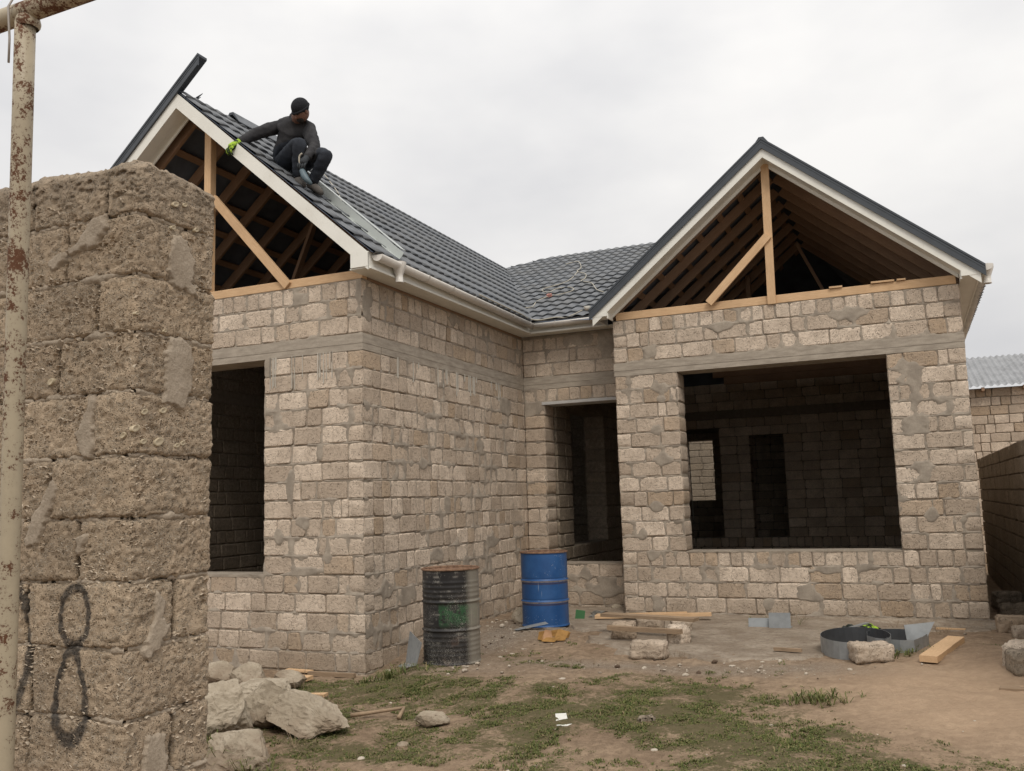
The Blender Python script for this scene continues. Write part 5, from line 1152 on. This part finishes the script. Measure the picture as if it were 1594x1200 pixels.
# ------------------------------------------------------------------ the roofer
man = thing('person', 'person in dark jacket and black knit hat crouching on the left roof slope', 'person', (-.95, .15, 5.25))
J = dict(pelvis=(-1.20, .36, 5.66), belly=(-1.19, .33, 5.80), chest=(-1.09, .26, 5.955), ubk=(-1.04, .22, 6.03), neck=(-.975, .15, 6.07), head1=(-.90, .08, 6.05), head2=(-.835, .05, 6.09),
    shL=(-1.26, .22, 6.06), elL=(-1.45, .0, 5.92), wrL=(-1.535, -.20, 5.75), shR=(-.865, .22, 5.95), elR=(-.715, .14, 5.66), wrR=(-.72, -.02, 5.47),
    hpL=(-1.24, .26, 5.60), knL=(-.80, -.03, 5.69), anL=(-.93, .10, 5.315), hpR=(-1.06, .32, 5.60), knR=(-.515, .10, 5.54), anR=(-.80, .20, 5.25))
Rd = dict(pelvis=.155, belly=.175, chest=.178, ubk=.135, neck=.062, head1=.085, head2=.092, shL=.080, elL=.072, wrL=.042, shR=.086, elR=.070, wrR=.042, hpL=.12, knL=.084, anL=.055, hpR=.12, knR=.086, anR=.055)
ED = [('pelvis', 'belly'), ('belly', 'chest'), ('chest', 'ubk'), ('ubk', 'neck'), ('neck', 'head1'), ('head1', 'head2'), ('ubk', 'shL'), ('shL', 'elL'), ('elL', 'wrL'), ('ubk', 'shR'), ('shR', 'elR'), ('elR', 'wrR'), ('pelvis', 'hpL'), ('hpL', 'knL'), ('knL', 'anL'), ('pelvis', 'hpR'), ('hpR', 'knR'), ('knR', 'anR')]
ks = list(J); V_ = [Vector(J[k]) for k in ks]; RR = [Rd[k]*(1.0 if k.startswith(('head', 'neck')) else 1.1) for k in ks]; E_ = []
for a, b in ED:
    ia, ib = ks.index(a), ks.index(b)
    if (V_[ia]-V_[ib]).length > .25:
        mid = (V_[ia]+V_[ib])/2; V_.append(mid); f_ = .56 if b in ('anL', 'anR', 'wrL', 'wrR') else .5; RR.append(RR[ia]*f_+RR[ib]*(1-f_)); E_ += [(ia, len(V_)-1), (len(V_)-1, ib)]
    else: E_.append((ia, ib))
me = bpy.data.meshes.new('body'); me.from_pydata(V_, E_, []); bo = bpy.data.objects.new('tmp_body', me); COL.objects.link(bo)
sk = bo.modifiers.new('s', 'SKIN'); sk.use_smooth_shade = True
for i, v in enumerate(me.skin_vertices[0].data): v.radius = (RR[i], RR[i]); v.use_root = i == 0
ss = bo.modifiers.new('d', 'SUBSURF'); ss.levels = 3; ss.render_levels = 3
dg = bpy.context.evaluated_depsgraph_get(); dg.update(); bme = bpy.data.meshes.new_from_object(bo.evaluated_get(dg)); bpy.data.objects.remove(bo)
def seg(p, a, b):
    a, b = Vector(J[a]), Vector(J[b]); t = max(0, min(1, (p-a).dot(b-a)/(b-a).length_squared)); return (p-(a+(b-a)*t)).length/(Rd_[0])
Rd_ = [1]
for v in bme.vertices:     # folds of cloth
    n = v.normal; q = v.co; v.co = q+n*(.007*noise.fractal(q*13, 1, 2, 3)+.006*noise.noise(Vector((q.x*22+q.z*14, q.y*14, q.z*30)))*((q-Vector(J['head2'])).length > .2))
MJ = simple_noise_mat('jacket_cloth', (.024, .024, .027), (.048, .047, .049), 9, .3, .85, .01)
MP = simple_noise_mat('trouser_cloth', (.020, .024, .032), (.034, .040, .052), 9, .3, .85, .01)
MSK = flat('skin', (.20, .105, .075), .6, 0, .4, .15, 14)
bme.materials.clear()
for mm in (MJ, MP, MSK): bme.materials.append(mm)
for p in bme.polygons:
    c = p.center; dl = min(seg(c, a, b) for a, b in (('hpL', 'knL'), ('knL', 'anL'), ('hpR', 'knR'), ('knR', 'anR'), ('pelvis', 'hpR'))); du = min(seg(c, a, b) for a, b in (('belly', 'chest'), ('chest', 'ubk'), ('ubk', 'shL'), ('shL', 'elL'), ('elL', 'wrL'), ('shR', 'elR'), ('elR', 'wrR'), ('ubk', 'neck'))); dh = min(seg(c, 'head1', 'head2'), seg(c, 'neck', 'head1')+.03)
    p.material_index = 2 if dh < du and dh < dl else (1 if dl < du else 0); p.use_smooth = True
link('body', bme, man)
HD = Vector(J['head2'])-Vector((.0, 0, .0)); face = Vector((-.35, -.58, -.75)).normalized()
fx = face; fz = (Vector((.25, -.1, 1))-fx*Vector((.25, -.1, 1)).dot(fx)).normalized(); fy = fz.cross(fx)
def HM(): return Matrix(((fx.x, fy.x, fz.x, HD.x), (fx.y, fy.y, fz.y, HD.y), (fx.z, fy.z, fz.z, HD.z), (0, 0, 0, 1)))
H = HM()
def ell(mb, c, s, M, n=14, m_=10, mi=0):
    vs = []
    for j in range(m_+1):
        th = math.pi*j/m_
        for i in range(n): vs.append(M@Vector((c[0]+s[0]*math.sin(th)*math.cos(2*math.pi*i/n), c[1]+s[1]*math.sin(th)*math.sin(2*math.pi*i/n), c[2]+s[2]*math.cos(th))))
    mb.add(vs, [(j*n+i, j*n+(i+1) % n, (j+1)*n+(i+1) % n, (j+1)*n+i) for j in range(m_) for i in range(n)], mi)
mb = MB(); ell(mb, (.01, 0, .0), (.098, .080, .112), H, 20, 14); part('face', mb, MSK, man, True)
mb = MB(); ell(mb, (.105, 0, -.018), (.020, .012, .022), H); ell(mb, (.096, 0, .006), (.011, .010, .026), H); part('nose', mb, MSK, man, True)
mb = MB(); [ell(mb, (.0, s*.083, -.01), (.020, .010, .030), H) for s in (-1, 1)]; part('ear', mb, MSK, man, True)
mb = MB(); [ell(mb, (.090, s*.032, .012), (.012, .015, .008), H) for s in (-1, 1)]; part('eye', mb, flat('eye_shade', (.03, .02, .015), .3), man, True)
mb = MB(); ell(mb, (.075, 0, -.062), (.036, .052, .045), H); part('beard', mb, flat('dark_beard', (.018, .014, .012), .9), man, True)
mb = MB(); ell(mb, (-.012, 0, .052), (.113, .098, .100), H, 24, 16); 
for i in range(24):
    a, b = 2*math.pi*i/24, 2*math.pi*(i+1)/24
mb.tube([H@Vector((-.006+.112*math.cos(2*math.pi*i/24), .096*math.sin(2*math.pi*i/24), .032)) for i in range(25)], .014, 8, False)
part('knit_hat', mb, simple_noise_mat('knit_wool', (.012, .013, .016), (.022, .023, .027), 60, .5, .95, .01), man, True)
# collar, shoes, gloves, tool
mb = MB(); nk = Vector(J['neck']); ax = (Vector(J['head1'])-Vector(J['ubk'])).normalized(); o1 = ax.orthogonal().normalized(); o2 = ax.cross(o1)
mb.tube([nk-ax*.01+(o1*math.cos(2*math.pi*i/16)+o2*math.sin(2*math.pi*i/16))*.075 for i in range(17)], .02, 8, False); part('collar', mb, MJ, man, True)
for an, dx in (('anL', (.19, -.13, -.165)), ('anR', (.18, -.06, -.16))):
    a = Vector(J[an]); d = Vector(dx); mb = MB(); mb.tube([a+Vector((-.03, .02, .01)), a+Vector((-.035, .02, -.035)), a+d*.35+Vector((0, 0, -.005)), a+d*.75, a+d], [.044, .05, .05, .044, .025], 12); part('shoe', mb, flat('dirty_shoe', (.09, .08, .07), .8), man, True)
def hand(w, e, palm_n, nm, mats, sc=1.):
    w, e = Vector(w), Vector(e); x = (w-e).normalized() if isinstance(e, Vector) else e; z = Vector(palm_n); z = (z-x*z.dot(x)).normalized(); y = z.cross(x)
    M = Matrix(((x.x, y.x, z.x, w.x), (x.y, y.y, z.y, w.y), (x.z, y.z, z.z, w.z), (0, 0, 0, 1)))@Matrix.Diagonal((sc, sc, sc, 1))
    mb = MB(); mb.tube([M@Vector(p) for p in ((-.04, 0, 0), (0, 0, 0), (.035, 0, 0), (.075, 0, -.004), (.095, 0, -.010))], [.038, .036, .043, .044, .028], 12)
    for y_, l_ in ((-.034, .062), (-.012, .076), (.012, .072), (.034, .054)):
        mb.tube([M@Vector(p) for p in ((.075, y_, -.002), (.095+l_*.3, y_*1.1, -.008), (.09+l_*.62, y_*1.1, -.035), (.085+l_*.62, y_*1.1, -.068))], [.0125, .0125, .0115, .009], 8)
    mb.tube([M@Vector(p) for p in ((.015, -.032, -.006), (.045, -.056, -.02), (.07, -.06, -.042), (.08, -.055, -.06))], [.015, .014, .012, .009], 8)
    return part(nm, mb, mats, man, True)
m = NT('green_work_glove'); k = m.ramp(m.noise(13, 3), .46, .56); MGL = m.fin(m.mix(k, (.33, .50, .05), (.03, .05, .02)), .8, spec=.2)
hand((-1.545, -.225, 5.735), (-1.47, -.10, 5.86), (-.2, -1, .55), 'glove', MGL, 1.12)
hand((-.72, -.03, 5.46), (-.715, .06, 5.56), (.3, -1, .2), 'glove', flat('dark_glove', (.03, .035, .04), .8), 1.)
drill = thing('screw_gun', 'small grey cordless tool with pale handle held beside the worker foot', 'tool', (-.72, -.06, 5.2))
part('body', MB().tube([(-.745, -.05, 5.36), (-.735, -.07, 5.31), (-.70, -.08, 5.24), (-.66, -.09, 5.19), (-.60, -.09, 5.13)], [.022, .034, .04, .034, .018], 12), flat('tool_grey', (.09, .13, .15), .5), drill, True)
part('hose', MB().tube(smooth_path([(-.735, -.06, 5.34), (-.75, -.10, 5.40), (-.745, -.11, 5.47), (-.71, -.11, 5.50)]), .010, 8), CW, drill, True)
for o in bpy.data.objects:
    if o.type == 'EMPTY': o.empty_display_size = .1
